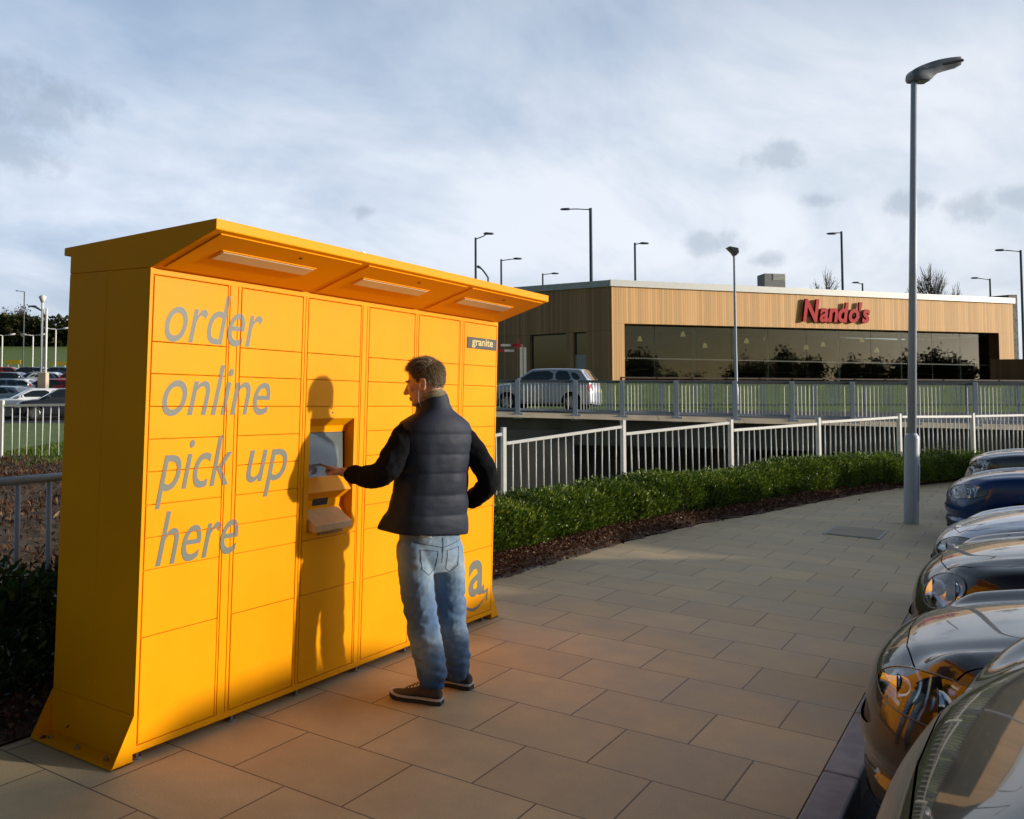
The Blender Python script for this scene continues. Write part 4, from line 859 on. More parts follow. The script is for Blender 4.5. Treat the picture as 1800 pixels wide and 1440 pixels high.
# fallen leaves and bark chips over the bed
n = 26000; x = np.concatenate([rng.uniform(3.2, 20.8, n - 4000), rng.uniform(-2.5, 1.0, 4000)]); y = np.array([edge_y(q) for q in x]) + np.abs(rng.normal(0, .30, n)) + .01
y += np.where(rng.uniform(size=n) < .06, -rng.exponential(.05, n), 0)
P = np.stack([x, y, .075 + rng.uniform(-.02, .035, n) - np.where((y - np.array([edge_y(q) for q in x])) < .06, .055, 0)], 1); dr = rng.normal(size=(n, 3)) * np.array([1, 1, .35]); dr /= np.linalg.norm(dr, axis=1)[:, None]
P[:, 2] = np.maximum(P[:, 2], .012)
Ln = rng.uniform(.018, .05, n); o = leaves('leaf_litter', P, dr, Ln, Ln * rng.uniform(.4, .8, n), M['deadleaf'], None, rng.beta(1.2, 2.2, n)); tag(o, 'fallen brown leaves and bark chips scattered over the planting bed', 'leaf litter', kind='stuff')
# dry twigs, stones and dead leaves on the soil bank at the left (level frame)
n = 26000; X = rng.uniform(-9, -.3, n); Y = rng.uniform(4.8, 18, n); k = X < -.1 * Y - .05; X, Y = X[k], Y[k]; n = len(X)
Hh = np.where(Y > 6, .02 + (Y - 6) / 12.4 * .38, -.75 + (Y - 4.2) / 1.8 * .77) + .06 * np.sin(X * 2.1 + Y) * np.cos(Y * 1.7) + .01
P = np.stack([X, Y, Hh], 1); dr = rng.normal(size=(n, 3)) * np.array([1, 1, 1.2]); dr[:, 2] = np.abs(dr[:, 2]); dr /= np.linalg.norm(dr, axis=1)[:, None]
Ln = rng.uniform(.02, .12, n); o = leaves('ground_litter', P, dr, Ln, Ln * rng.uniform(.08, .4, n), M['deadleaf'], None, rng.beta(1.3, 2.4, n)); tag(o, 'dry stalks and dead leaves on the bare bank at the left', 'leaf litter', kind='stuff'); BG.append(o)
n = 60000; X = rng.uniform(-9, -1.0, n); Y = rng.uniform(12.5, 26, n); k = X < -.1 * Y - .05; X, Y = X[k], Y[k]; n = len(X)
Hh = np.where(Y > 18.4, .40 + (Y - 18.4) / 26.6 * .35, .02 + (Y - 6) / 12.4 * .38) - .02; dens = rng.uniform(size=n) < np.clip((Y - 17) / 2.5, 0, 1); X, Y, Hh = X[dens], Y[dens], Hh[dens]; n = len(X)
P = np.stack([X, Y, Hh], 1); dr = rng.normal(size=(n, 3)) * np.array([.35, .35, .1]) + np.array([0, 0, 1]); dr /= np.linalg.norm(dr, axis=1)[:, None]
M['blade'] = leaf_mat('grass_blade', (.05, .09, .012), (.10, .17, .02), (.22, .27, .05), rough=.6, spec=.2)
Ln = rng.uniform(.05, .13, n); o = leaves('grass_tufts', P, dr, Ln, Ln * .14, M['blade']); tag(o, 'tufty green grass around the distant white fence', 'grass', kind='stuff'); BG.append(o)

def bare_tree(x, y, z, h, seed, label, bg=True, spread=.45, lean=0, dense=5, twig=None, group=None, leafy=0, name='bare_tree', lm=None):
    R_ = random.Random(seed); root = empty(name, (x, y, z), label, 'tree', group, bg=bg); tr = MB(); tw = MB(); tips = []
    def br(p, d, ln, r, lv):
        mid = p + d * ln * .5 + Vector((R_.uniform(-1, 1), R_.uniform(-1, 1), 0)) * ln * .06; e = p + d * ln
        (tr if lv < 2 else tw).tube([p, mid, e], [r, r * .8, r * .6], 7 if lv < 2 else 4, caps=False)
        if lv >= dense: tips.append(e); return
        nb = 3 if lv else 5
        for k in range(nb):
            a = R_.uniform(0, 2 * PI); s = spread * R_.uniform(.6, 1.3); nd = (d + Vector((math.cos(a), math.sin(a), R_.uniform(-.1, .5))) * s).normalized(); st = R_.uniform(.45, 1.0)
            br(p + (e - p) * st, nd, ln * R_.uniform(.6, .82), r * .55, lv + 1)
        br(e, (d + Vector((R_.uniform(-.15, .15), R_.uniform(-.15, .15), .1))).normalized(), ln * .75, r * .6, lv + 1)
    br(Vector((0, 0, 0)), Vector((lean, 0, 1)).normalized(), h * .30, h * .022, 0)
    tr.build('trunk', M['bark'], root, smooth=True)
    tw.build('crown', twig or M['bark'], root, fix=False)
    if leafy and tips:
        T = np.array([tuple(t) for t in tips]); k = rng.integers(0, len(T), leafy); P = T[k] + rng.normal(0, h * .035, (leafy, 3)); dr = rng.normal(size=(leafy, 3)); dr /= np.linalg.norm(dr, axis=1)[:, None]; Ln = rng.uniform(.25, .6, leafy) * h / 12
        leaves('leaves', P, dr, Ln, Ln * .6, lm, root)
    return root
M['twiggrey'] = mat('far_twigs', (.10, .085, .075), .9)
q = at(1448, 516, 95); bare_tree(q.x, 95, 2.3, 13.2, 3, 'small round bare tree showing above the roof left of a lamp', dense=5, twig=M['twiggrey'])
q = at(1648, 520, 80); bare_tree(q.x, 80, 2.3, 11.8, 5, 'larger bare tree with upswept twigs above the right part of the roof', dense=5, spread=.36, twig=M['twiggrey'])
# wood on the bank beyond the left car park: dark trees one can tell apart by kind
M['farleaf'] = leaf_mat('far_foliage', (.02, .03, .010), (.05, .055, .02), (.13, .12, .04), rough=.8, spec=.1)
tl = ['bare brown tree in the wood on the far bank, left edge', 'taller bare tree standing proud of the far wood', 'ivy-dark tree in the far wood left of the twin lamp', 'olive-leaved tree in the far wood beside the twin lamp', 'dark brown tree in the far wood right of the twin lamp', 'low dark tree of the far wood next to the locker edge', 'bushy brown tree in the middle of the far wood', 'thin bare tree at the back of the far wood']
TT = [556, 525, 566, 560, 600, 596, 568, 585, 552, 598]
for k, (u, Yd, hh, lf_) in enumerate([(2, 150, 13.5, 2600), (30, 155, 18, 500), (22, 146, 12, 3200), (58, 148, 12.5, 3000), (88, 150, 10.5, 3000), (106, 146, 10.5, 2600), (42, 152, 12, 3000), (74, 158, 12.5, 1600), (-30, 150, 14, 2600), (128, 150, 11, 2600)]):
    q = at(u, 620, Yd); lab = tl[k] if k < 8 else ['dark tree of the far wood just outside the left edge', 'dark tree of the far wood hidden behind the locker'][k - 8]
    bare_tree(q.x, Yd, 9.2, (at(u, TT[k], Yd).z - 9.2) * 1.0, 20 + k, lab, dense=4, spread=.5, twig=M['twiggrey'], group='trees on the far bank', leafy=lf_, lm=M['farleaf'], name='tree')
# belt of trees behind the photographer, seen only as reflections in the restaurant glass and car paint
for k in range(30):
    R_ = random.Random(90 + k); x = 26 + k * 3.2 + R_.uniform(-2, 2); y = -57 - R_.uniform(0, 14)
    bare_tree(x, y, -.5, R_.uniform(7.0, 11.5), 60 + k, 'bare tree of the belt behind the parking bays, number %d along it' % (k + 1), bg=False, dense=4, spread=.5, twig=M['twiggrey'], group='trees behind the parking bays', leafy=3000, lm=M['farleaf'], name='tree')

n = 16000; u_ = rng.uniform(-60, 160, n); Yd = rng.uniform(146, 156, n); X = (u_ - 713.8) / 1569 * Yd; hgt = 9.8 + np.abs(rng.normal(0, 2.1, n)) + np.interp(u_, [-60, 30, 70, 160], [1.5, 1.0, .3, 0])
P = np.stack([X, Yd, np.minimum(hgt, 15)], 1); dr = rng.normal(size=(n, 3)); dr /= np.linalg.norm(dr, axis=1)[:, None]; Ln = rng.uniform(.5, 1.1, n)
o = leaves('woodland_undergrowth', P, dr, Ln, Ln * .6, M['farleaf']); tag(o, 'dense dark undergrowth filling the far wood', 'undergrowth', kind='stuff'); BG.append(o)

# ---------------------------------------------------------------- cars
def smax(vals, k):
    "smooth maximum of a list of arrays"
    m = vals[0]
    for v in vals[1:]:
        h = np.clip(.5 + .5 * (m - v) / k, 0, 1); m = v * (1 - h) + m * h + k * h * (1 - h)
    return m
def box_grid(lo, hi, st):
    "quad grid over five faces (no bottom) of a box; welded by rounding"
    lo, hi = np.array(lo, float), np.array(hi, float); n = np.maximum(2, np.ceil((hi - lo) / st).astype(int)); ax = [np.linspace(lo[i], hi[i], n[i] + 1) for i in range(3)]
    V, F, idx = [], [], {}
    def vid(p):
        k = (round(p[0], 5), round(p[1], 5), round(p[2], 5))
        if k not in idx: idx[k] = len(V); V.append(k)
        return idx[k]
    for d, side in ((0, 0), (0, 1), (1, 0), (1, 1), (2, 1)):
        a, b_ = [(1, 2), (0, 2), (0, 1)][d]; c = ax[d][-1 if side else 0]
        for i in range(n[a]):
            for j in range(n[b_]):
                q = []
                for (ii, jj) in ((i, j), (i + 1, j), (i + 1, j + 1), (i, j + 1)):
                    p = [0, 0, 0]; p[d] = c; p[a] = ax[a][ii]; p[b_] = ax[b_][jj]; q.append(vid(p))
                if (side == 1) ^ (d == 1): pass
                else: q = q[::-1]
                F.append(q)
    return np.array(V), np.array(F)
def shrink(Fn, lo, hi, core, st):
    V, F = box_grid(lo, hi, st); c = np.clip(V, np.array(core[0]), np.array(core[1])); d = V - c; a = np.zeros(len(V)); b_ = np.ones(len(V))
    for _ in range(26):
        m = (a + b_) / 2; ins = Fn(c + d * m[:, None]) < 0; a = np.where(ins, m, a); b_ = np.where(ins, b_, m)
    return c + d * ((a + b_) / 2)[:, None], F
class CarShape:
    def __init__(s, **k):
        d = dict(L=4.2, W=1.76, zh=1.45, zb=.20, nose_top=.70, hood_z=.93, hood_len=1.02, belt=.96, tail_z=.95, nose_r=.42, nose_flat=.30, hip=.05, ws=.85, rear=.55, rw=.70, crown=.045, ridge=.02, rk=.10, roof_f=.0, wheel=.31, xw_f=.86, xw_r=.80)
        d.update(k); s.__dict__.update(d)
    def hood(s, x, y):
        yf = s.L / 2; t = np.clip((yf - y) / s.hood_len, 0, 1.0)
        z = s.nose_top + (s.hood_z - s.nose_top) * (1 - (1 - t) ** 2.1)
        z = np.where(y < yf - s.hood_len, s.hood_z + (s.belt - s.hood_z) * np.clip((yf - s.hood_len - y) / .4, 0, 1), z)
        tr = np.clip((y + s.L / 2) / .5, 0, 1); z = z * 1.0 - (s.belt - s.tail_z) * (1 - tr) ** 2
        ax = np.abs(x) / (s.W / 2)
        z = z - s.crown * ax ** 2.2 * 1.0 + s.ridge * np.exp(-((ax - .66) / .10) ** 2) * np.clip(t * 3, 0, 1) - s.ridge * .5 * np.exp(-((ax - .52) / .09) ** 2)
        return z
    def body(s, P):
        x, y, z = P[:, 0], P[:, 1], P[:, 2]; ax = np.abs(x); hw = s.W / 2
        zz = np.clip((z - s.zb) / (s.belt - s.zb), 0, 1)
        W_ = hw * (1 - .075 * (1 - zz) ** 2 - .085 * np.clip(zz - .55, 0, 1) ** 1.5 * 2) - .012 * np.exp(-((z - .52) / .05) ** 2)
        W_ = W_ - .05 * np.clip((y - (s.L / 2 - 1.3)) / 1.3, 0, 1) ** 2 * hw * 2
        yn = s.L / 2 - s.nose_r * (ax / hw) ** 2.6 - .10 * np.clip((z - .45) / .4, -0.2, 1) ** 2 - .035 * np.exp(-((z - .43) / .035) ** 2) - .05 * np.clip((.36 - z) / .2, 0, 1)
        yr = -s.L / 2 + .22 * (ax / hw) ** 3 + .10 * np.clip((z - .6) / .4, 0, 1) ** 2
        return smax([ax - W_, y - yn, yr - y, z - s.hood(x, y), s.zb - z], s.rk)
    def cabin(s, P):
        x, y, z = P[:, 0], P[:, 1], P[:, 2]; ax = np.abs(x); zt = s.zh - .05 * (ax / (s.rw)) ** 2 - .06 * ((y + .35) / 1.4) ** 2
        h = (z - s.belt) / (s.zh - s.belt); wd = (s.W / 2 - .09) * (1 - .20 * np.clip(h, 0, 1) ** 1.25)
        yw = s.L / 2 - s.hood_len - .02 + .05 - s.ws * np.clip(h, -.3, 1.2) - .12 * (ax / .8) ** 2
        yr = -s.L / 2 + .12 + s.rear * np.clip(h, -.3, 1.2) ** 1.1 + .06 * (ax / .8) ** 2 if False else -s.L / 2 + .12 + s.rear * np.clip(h, 0, 1.2) + .06 * (ax / .8) ** 2
        return smax([ax - wd, z - zt, y - yw, yr - y], .07)
def proj_cut(bm, poly, origin, u, v, facing=None, mark=None, tol=.0):
    "split faces along a closed polygon given in the plane (origin,u,v); returns faces inside it that face the viewer side"
    n = u.cross(v).normalized(); pts = [origin + u * a + v * b_ for a, b_ in poly]
    lo = Vector((min(a for a, _ in poly), min(b_ for _, b_ in poly))); hi = Vector((max(a for a, _ in poly), max(b_ for _, b_ in poly)))
    def near():
        out_ = []
        for f in bm.faces:
            if facing is not None and f.normal.dot(n) < facing: continue
            c = f.calc_center_median() - origin; a, b_ = c.dot(u), c.dot(v); r = .09
            if lo.x - r < a < hi.x + r and lo.y - r < b_ < hi.y + r: out_.append(f)
        return out_
    for i in range(len(pts)):
        p, q = pts[i], pts[(i + 1) % len(pts)]; pn = (q - p).cross(n).normalized()
        fs = near(); el = (q - p).length; ed = (q - p).normalized(); sel = []
        for f in fs:
            c = f.calc_center_median() - p; t = c.dot(ed)
            if -.10 < t < el + .10: sel.append(f)
        g = set(sel)
        for f in sel: g.update(f.edges); g.update(f.verts)
        if g: bmesh.ops.bisect_plane(bm, geom=list(g), plane_co=p, plane_no=pn, dist=1e-6)
    bm.normal_update()
    def inside(a, b_):
        c = False; j = len(poly) - 1
        for i in range(len(poly)):
            xi, yi = poly[i]; xj, yj = poly[j]
            if (yi > b_) != (yj > b_) and a < (xj - xi) * (b_ - yi) / (yj - yi) + xi: c = not c
            j = i
        return c
    res = []
    for f in near():
        c = f.calc_center_median() - origin
        if inside(c.dot(u), c.dot(v)): res.append(f)
    return res
def smooth_poly(P, it=2):
    for _ in range(it):
        Q = []
        for i in range(len(P)):
            a, b_ = P[i], P[(i + 1) % len(P)]; Q += [(a[0] * .75 + b_[0] * .25, a[1] * .75 + b_[1] * .25), (a[0] * .25 + b_[0] * .75, a[1] * .25 + b_[1] * .75)]
        P = Q
    return P
def paint(name, col, metal=.0, rough=.25):
    m = mat(name, col, rough=rough, metal=metal, coat=.85, noise=.04, nscale=60, spec=.15 if metal < .3 else .5); return m
M['rubber'] = mat('tyre_rubber', (.02, .02, .02), .85, noise=.2, nscale=20); M['rim'] = mat('alloy_rim', (.42, .43, .45), .3, metal=.9)
M['autoglass'] = mat('car_window_glass', (.012, .016, .018), .03, spec=.8, coat=1.0)
def lens_mat():
    m = bpy.data.materials.new('clear_lamp_cover'); m.use_nodes = True; n, l = m.node_tree.nodes, m.node_tree.links; n.remove(n['Principled BSDF'])
    t = n.new('ShaderNodeBsdfTransparent'); g = n.new('ShaderNodeBsdfGlossy'); g.inputs['Roughness'].default_value = .02; f = n.new('ShaderNodeFresnel'); f.inputs[0].default_value = 1.9; mx = n.new('ShaderNodeMixShader')
    l.new(f.outputs[0], mx.inputs[0]); l.new(t.outputs[0], mx.inputs[1]); l.new(g.outputs[0], mx.inputs[2]); l.new(mx.outputs[0], n['Material Output'].inputs[0]); return m
M['lampglass'] = lens_mat()
M['chrome'] = mat('lamp_reflector_chrome', (.85, .88, .95), rough=.10, metal=1.0)
M['blackgloss'] = mat('gloss_black_trim', (.012, .012, .013), .15, coat=.5); M['trim'] = mat('matt_black_trim', (.025, .025, .027), .55, noise=.1)
M['red'] = mat('red_lamp_glass', (.45, .01, .01), .15, coat=1); M['amber'] = mat('amber_lamp', (.7, .22, .02), .2, coat=1)
M['yellowplate'] = mat('yellow_number_plate', (.75, .52, .05), .5, noise=.1, nscale=30); M['whiteplate'] = mat('white_number_plate', (.75, .75, .72), .5)
M['seam'] = mat('panel_gap', (.006, .006, .006), .9)
def faces_to_mesh(bm, faces, name, m, parent, push=0.0, smooth=True, thick=0):
    idx = {}; V = []; F = []
    for f in faces:
        q = []
        for v in f.verts:
            if v.index not in idx: idx[v.index] = len(V); V.append(v.co + v.normal * push)
            q.append(idx[v.index])
        F.append(q)
    me = bpy.data.meshes.new(name); me.from_pydata([tuple(v) for v in V], [], F); me.materials.append(m)
    if smooth: me.polygons.foreach_set('use_smooth', [True] * len(F))
    o = bpy.data.objects.new(name, me); COL.objects.link(o); o.parent = parent
    if thick: q = o.modifiers.new('t', 'SOLIDIFY'); q.thickness = thick; q.offset = -1
    return o
def wheel_parts(parent, x, y, r, side):
    w = empty('wheel', (x, y, r)); w.parent = parent
    t = MB(); pr = [(r * .66, -.10), (r * .90, -.105), (r * .985, -.085), (r, -.04), (r, .04), (r * .985, .085), (r * .90, .105), (r * .66, .10)]; rows = []
    for k in range(36):
        a = 2 * PI * k / 36; rows.append([(d_, math.cos(a) * rr, math.sin(a) * rr) for rr, d_ in pr])
    rows.append(rows[0]); t.grid(rows); t.build('tyre', M['rubber'], w, smooth=True)
    t = MB(); t.tube([(side * .02, 0, 0), (side * .03, 0, 0)], r * .67, 30)
    for k in range(5):
        a = 2 * PI * k / 5 + .3; c_, s_ = math.cos(a), math.sin(a); t.bar((side * .085, c_ * .04, s_ * .04), (side * .095, c_ * r * .64, s_ * r * .64), .06, .03, up=(1, 0, 0))
    t.tube([(side * .08, 0, 0), (side * .11, 0, 0)], .055, 14)
    rr2 = []
    for k in range(30):
        a = 2 * PI * k / 30; rr2.append([(d_, math.cos(a) * q, math.sin(a) * q) for q, d_ in ((r * .60, side * .06), (r * .67, side * .105), (r * .70, side * .10))])
    rr2.append(rr2[0]); t.grid(rr2); t.build('rim', M['rim'], w, smooth=False)
def make_car(name, label, sh, pm, step=.045, detail=2, group=None, bg=False, lamp=None, lampinner='chrome', five=True, noseplate=False, grille=None, badge=False, cat='car', hoodseam=True, seats=False):
    s = sh; root = empty(name, (0, 0, 0), label, cat, group, bg=bg); hw = s.W / 2; Lh = s.L / 2
    V, F = shrink(s.body, (-hw - .02, -Lh - .02, s.zb), (hw + .02, Lh + .02, s.zh), ((-hw + .42, -Lh + .55, s.zb + .22), (hw - .42, Lh - .62, s.zb + .34)), step)
    bm = bmesh.new(); vs = [bm.verts.new(tuple(p)) for p in V]
    for f in F: bm.faces.new([vs[i] for i in f])
    bmesh.ops.recalc_face_normals(bm, faces=bm.faces); bm.normal_update()
    # check outward
    if sum(f.normal.dot(f.calc_center_median() - Vector((0, 0, .5))) * f.calc_area() for f in bm.faces) < 0: bmesh.ops.reverse_faces(bm, faces=bm.faces); bm.normal_update()
    yfw, yrw = Lh - s.xw_f, -Lh + s.xw_r
    for y0 in (yfw, yrw):
        for sx in (-1, 1):
            poly = [(math.cos(a) * (s.wheel + .055), math.sin(a) * (s.wheel + .055)) for a in np.linspace(0, 2 * PI, 24, endpoint=False)]
            fs = proj_cut(bm, poly if sx > 0 else [(-a, b_) for a, b_ in poly], Vector((sx * hw, y0, s.wheel)), Vector((0, sx, 0)), Vector((0, 0, 1)), facing=.25)
            bmesh.ops.delete(bm, geom=fs, context='FACES')
    parts = []
    if detail >= 2:
        lampP = smooth_poly(lamp or [(-.30, .02), (-.16, .10), (.05, .12), (.36, .10), (.34, .0), (.12, -.07), (-.14, -.08)], 2)
        for sx in (-1, 1):
            # projection from front corner, tilted upwards
            n = Vector((sx * .62, .70, .38)).normalized(); u = Vector((-sx * -.75, -.66, 0)); u = Vector((sx * .74, -.67, 0)).normalized(); v = n.cross(u).normalized()
            if v.z < 0: v = -v
            org = Vector((sx * (hw - .30), Lh - .22, s.nose_top - .055)); P2 = lampP
            uu = u
            if uu.cross(v).dot(n) < 0: P2 = [(-a, b_) for a, b_ in P2]; uu = -u
            fs = proj_cut(bm, P2, org, uu, v, facing=.30)
            bm.verts.index_update()
            if not fs: continue
            lo_ = faces_to_mesh(bm, fs, 'headlight', M['lampglass'], root, push=.003)
            # reflector bowl: same outline pushed inwards
            bnd = set(); es = {}
            for f in fs:
                for e_ in f.edges: es[e_] = es.get(e_, 0) + 1
            for e_, c in es.items():
                if c == 1: bnd.update(e_.verts)
            bl = [v_.co.copy() for v_ in bnd]; idx = {}; VV = []; FF = []
            for f in fs:
                q = []
                for v_ in f.verts:
                    if v_.index not in idx:
                        dmin = min((v_.co - b_).length for b_ in bl[::2]) if v_ not in bnd else 0
                        t = min(1, dmin / .05); idx[v_.index] = len(VV); VV.append(v_.co - n * (.040 * t * t * (3 - 2 * t)))
                    q.append(idx[v_.index])
                FF.append(q)
            me = bpy.data.meshes.new('reflector'); me.from_pydata([tuple(p) for p in VV], [], FF)
            b2 = bmesh.new(); b2.from_mesh(me); iv = [v_ for v_ in b2.verts if not v_.is_boundary]
            for _ in range(10): bmesh.ops.smooth_vert(b2, verts=iv, factor=.5, use_axis_x=True, use_axis_y=True, use_axis_z=True)
            b2.to_mesh(me); b2.free(); me.materials.append(M[lampinner]); me.polygons.foreach_set('use_smooth', [True] * len(FF)); ro = bpy.data.objects.new('reflector', me); COL.objects.link(ro); ro.parent = lo_
            m_ = MB()
            for e_, c in es.items():
                if c == 1: p0, p1 = e_.verts[0].co + e_.verts[0].normal * .002, e_.verts[1].co + e_.verts[1].normal * .002; m_.tube([tuple(p0), tuple(p1)], .0042, 5, caps=False)
            m_.build('lamp_seal', M['blackgloss'], lo_, smooth=True)
            # projector bowls inside
            for (a, rad) in ((-.12, .042), (.10, .058)):
                c0 = org + u * a + v * .02; 
                # find surface height along n
                best = min(bl + [v_.co for f in fs for v_ in f.verts], key=lambda p: ((p - c0) - n * (p - c0).dot(n)).length); c1 = c0 + n * ((best - c0).dot(n) - .030)
                m_ = MB(); rows = []
                dirn = Vector((sx * .1, 1, .0)).normalized(); t1 = dirn.cross(Vector((0, 0, 1))).normalized(); t2 = Vector((0, 0, 1))
                for kk in range(5):
                    rr = rad * math.cos(kk / 5 * PI / 2 * .98); dd = -.05 * math.sin(kk / 5 * PI / 2) + .018
                    rows.append([tuple(c1 + (t1 * math.cos(w_) + t2 * math.sin(w_)) * rr + dirn * dd) for w_ in np.linspace(0, 2 * PI, 20, endpoint=False)])
                m_.grid(rows, closed=True); m_.build('lamp_bowl', M['chrome'], lo_, smooth=True)
                m_ = MB(); m_.tube([tuple(c1 + (t1 * math.cos(w_) + t2 * math.sin(w_)) * (rad + .001) + dirn * .018) for w_ in np.linspace(0, 2 * PI, 25)], .0028, 6, caps=False); m_.build('lamp_ring', M['blackgloss'], lo_, smooth=True)
            bmesh.ops.delete(bm, geom=fs, context='FACES')
        # lower grille and number plate area: front projection
        fr_ = Vector((0, Lh, 0)); U_, V_ = Vector((-1, 0, 0)), Vector((0, 0, 1))
        G = grille or [(-.52, .27), (.52, .27), (.60, .40), (-.60, .40)]
        for poly, nm in ((smooth_poly(G, 2), 'lower_grille'), (smooth_poly([(-.42, .53), (.42, .53), (.36, .635), (-.36, .635)], 2), 'upper_grille')):
            fs = proj_cut(bm, poly, fr_, U_, V_, facing=.35); bm.verts.index_update()
            if fs: faces_to_mesh(bm, fs, nm, M['trim'], root, push=-.012); bmesh.ops.delete(bm, geom=fs, context='FACES')
        # shut lines: bonnet sides and bonnet front edge, seen from above
        def seam(pts, org, uu, vv, facing):
            for i in range(len(pts) - 1):
                a, b_ = Vector(pts[i]), Vector(pts[i + 1]); d = (b_ - a); d = Vector((d.y, -d.x)).normalized() * .0022
                q = [tuple(a + d), tuple(b_ + d), tuple(b_ - d), tuple(a - d)]
                fs = proj_cut(bm, q, org, uu, vv, facing=facing)
                bmesh.ops.delete(bm, geom=fs, context='FACES')
        if hoodseam:
            hb = [(hw * .80, Lh - s.hood_len - .02), (hw * .815, Lh - s.hood_len * .75), (hw * .80, Lh - s.hood_len * .5), (hw * .74, Lh - .34), (hw * .60, Lh - .235), (hw * .35, Lh - .185), (0.0, Lh - .17)]
            for sx in (1, -1): seam([(a * sx, b_) for a, b_ in hb], Vector((0, 0, 0)), Vector((1, 0, 0)), Vector((0, 1, 0)), .2)
            for sx in (1, -1):
                # bumper-to-wing gap on the side, seen from the side
                P = [(Lh - s.xw_f + s.wheel + .09, s.wheel + .12), (Lh - .42, .60)]
                if sx > 0: seam(P, Vector((0, 0, 0)), Vector((0, 1, 0)), Vector((0, 0, 1)), .15)
                else: seam([(-a, b_) for a, b_ in P], Vector((0, 0, 0)), Vector((0, -1, 0)), Vector((0, 0, 1)), .15)
    else:
        # plain lamps for cars far away
        for sx in (-1, 1):
            for yy, nrm, nm, mm in ((Lh, 1, 'headlight', 'chrome'), (-Lh, -1, 'tail_light', 'red')):
                n = Vector((sx * .55, nrm * .8, .1)).normalized(); u = Vector((0, 0, 1)).cross(n).normalized(); v = n.cross(u); org = Vector((sx * (hw - .16), yy - nrm * .16, s.nose_top - .04 if nrm > 0 else .80))
                hh = (.16, .075) if nrm > 0 else (.13, .15)
                fs = proj_cut(bm, smooth_poly([(-hh[0], -hh[1]), (hh[0], -hh[1]), (hh[0], hh[1]), (-hh[0], hh[1])], 1), org, u, v, facing=.3); bm.verts.index_update()
                if fs: faces_to_mesh(bm, fs, nm, M[mm], root, push=.004); bmesh.ops.delete(bm, geom=fs, context='FACES')
    bm.verts.index_update(); me = bpy.data.meshes.new('body'); bm.to_mesh(me); bm.free(); me.materials.append(pm); me.polygons.foreach_set('use_smooth', [True] * len(me.polygons))
    bo = bpy.data.objects.new('body', me); COL.objects.link(bo); bo.parent = root; wm = bo.modifiers.new('w', 'WEIGHTED_NORMAL'); wm.weight = 80
    # dark inner shell so gaps read black and nothing shows through
    m_ = MB(); V2, F2 = shrink(lambda P: s.body(P) + .085, (-hw, -Lh, s.zb), (hw, Lh, s.zh), ((-hw + .42, -Lh + .55, s.zb + .22), (hw - .42, Lh - .62, s.zb + .34)), .14)
    V3_, F3 = V2.copy(), F2
    o = npmesh('inner_shell', V3_, F3, M['seam'], root, smooth=True)
    m_ = MB(); m_.box(-hw + .1, hw - .1, -Lh + .2, Lh - .25, s.zb - .04, s.zb + .03); m_.build('underbody', M['seam'], root)
    # cabin
    V, F = shrink(s.cabin, (-hw, -Lh, s.belt - .08), (hw, Lh, s.zh + .05), ((-hw + .45, -Lh + s.rear + .55, s.belt - .06), (hw - .45, Lh - s.hood_len - s.ws - .35, s.belt + .12)), step * 1.3)
    bm = bmesh.new(); vs = [bm.verts.new(tuple(p)) for p in V]
    for f in F: bm.faces.new([vs[i] for i in f])
    bmesh.ops.recalc_face_normals(bm, faces=bm.faces); bm.normal_update()
    if sum(f.normal.dot(f.calc_center_median() - Vector((0, 0, 1.0))) for f in bm.faces) < 0: bmesh.ops.reverse_faces(bm, faces=bm.faces); bm.normal_update()
    yw0, yw1 = Lh - s.hood_len - .02, Lh - s.hood_len - s.ws; yr0, yr1 = -Lh + .16, -Lh + .12 + s.rear
    zb_, zt_ = s.belt + .03, s.zh - .10; ym = (yw1 + yr1) / 2 + .05
    wins = []
    for sx in (-1, 1):
        A_ = [(yw0 - .22, zb_), (ym + .04, zb_ + .01), (ym + .04, zt_ - .005), (yw1 - .06, zt_ - .02), (yw1 + .08, zt_ - .07)]
        B_ = [(ym - .05, zb_ + .01), (yr0 + .62, zb_ + .03), (yr1 + .42, zt_ - .06), (yr1 + .50, zt_ - .02), (ym - .05, zt_ - .005)]
        C_ = [(yr0 + .56, zb_ + .035), (yr0 + .30, zb_ + .08), (yr1 + .12, zt_ - .09), (yr1 + .36, zt_ - .07)]
        for Q in (A_, B_, C_):
            Q = smooth_poly(Q, 1)
            if sx > 0: fs = proj_cut(bm, Q, Vector((0, 0, 0)), Vector((0, 1, 0)), Vector((0, 0, 1)), facing=.35)
            else: fs = proj_cut(bm, [(-a, b_) for a, b_ in Q], Vector((0, 0, 0)), Vector((0, -1, 0)), Vector((0, 0, 1)), facing=.35)
            bm.verts.index_update()
            if fs: faces_to_mesh(bm, fs, 'window', M['autoglass'], root, push=-.004); bmesh.ops.delete(bm, geom=fs, context='FACES')
    for sgn_, nm in ((1, 'windscreen'), (-1, 'rear_window')):
        wb = hw - .20; wt = (hw - .09) * .80 - .07; Q = smooth_poly([(-wb, s.belt + .0 if sgn_ > 0 else s.belt + .06), (wb, s.belt + .0 if sgn_ > 0 else s.belt + .06), (wt, s.zh - .075), (-wt, s.zh - .075)], 1)
        if sgn_ > 0: fs = proj_cut(bm, [(-a, b_) for a, b_ in Q], Vector((0, 0, 0)), Vector((-1, 0, 0)), Vector((0, 0, 1)), facing=.15)
        else: fs = proj_cut(bm, Q, Vector((0, 0, 0)), Vector((1, 0, 0)), Vector((0, 0, 1)), facing=.15)
        bm.verts.index_update()
        if fs: faces_to_mesh(bm, fs, nm, M['autoglass'], root, push=-.003); bmesh.ops.delete(bm, geom=fs, context='FACES')
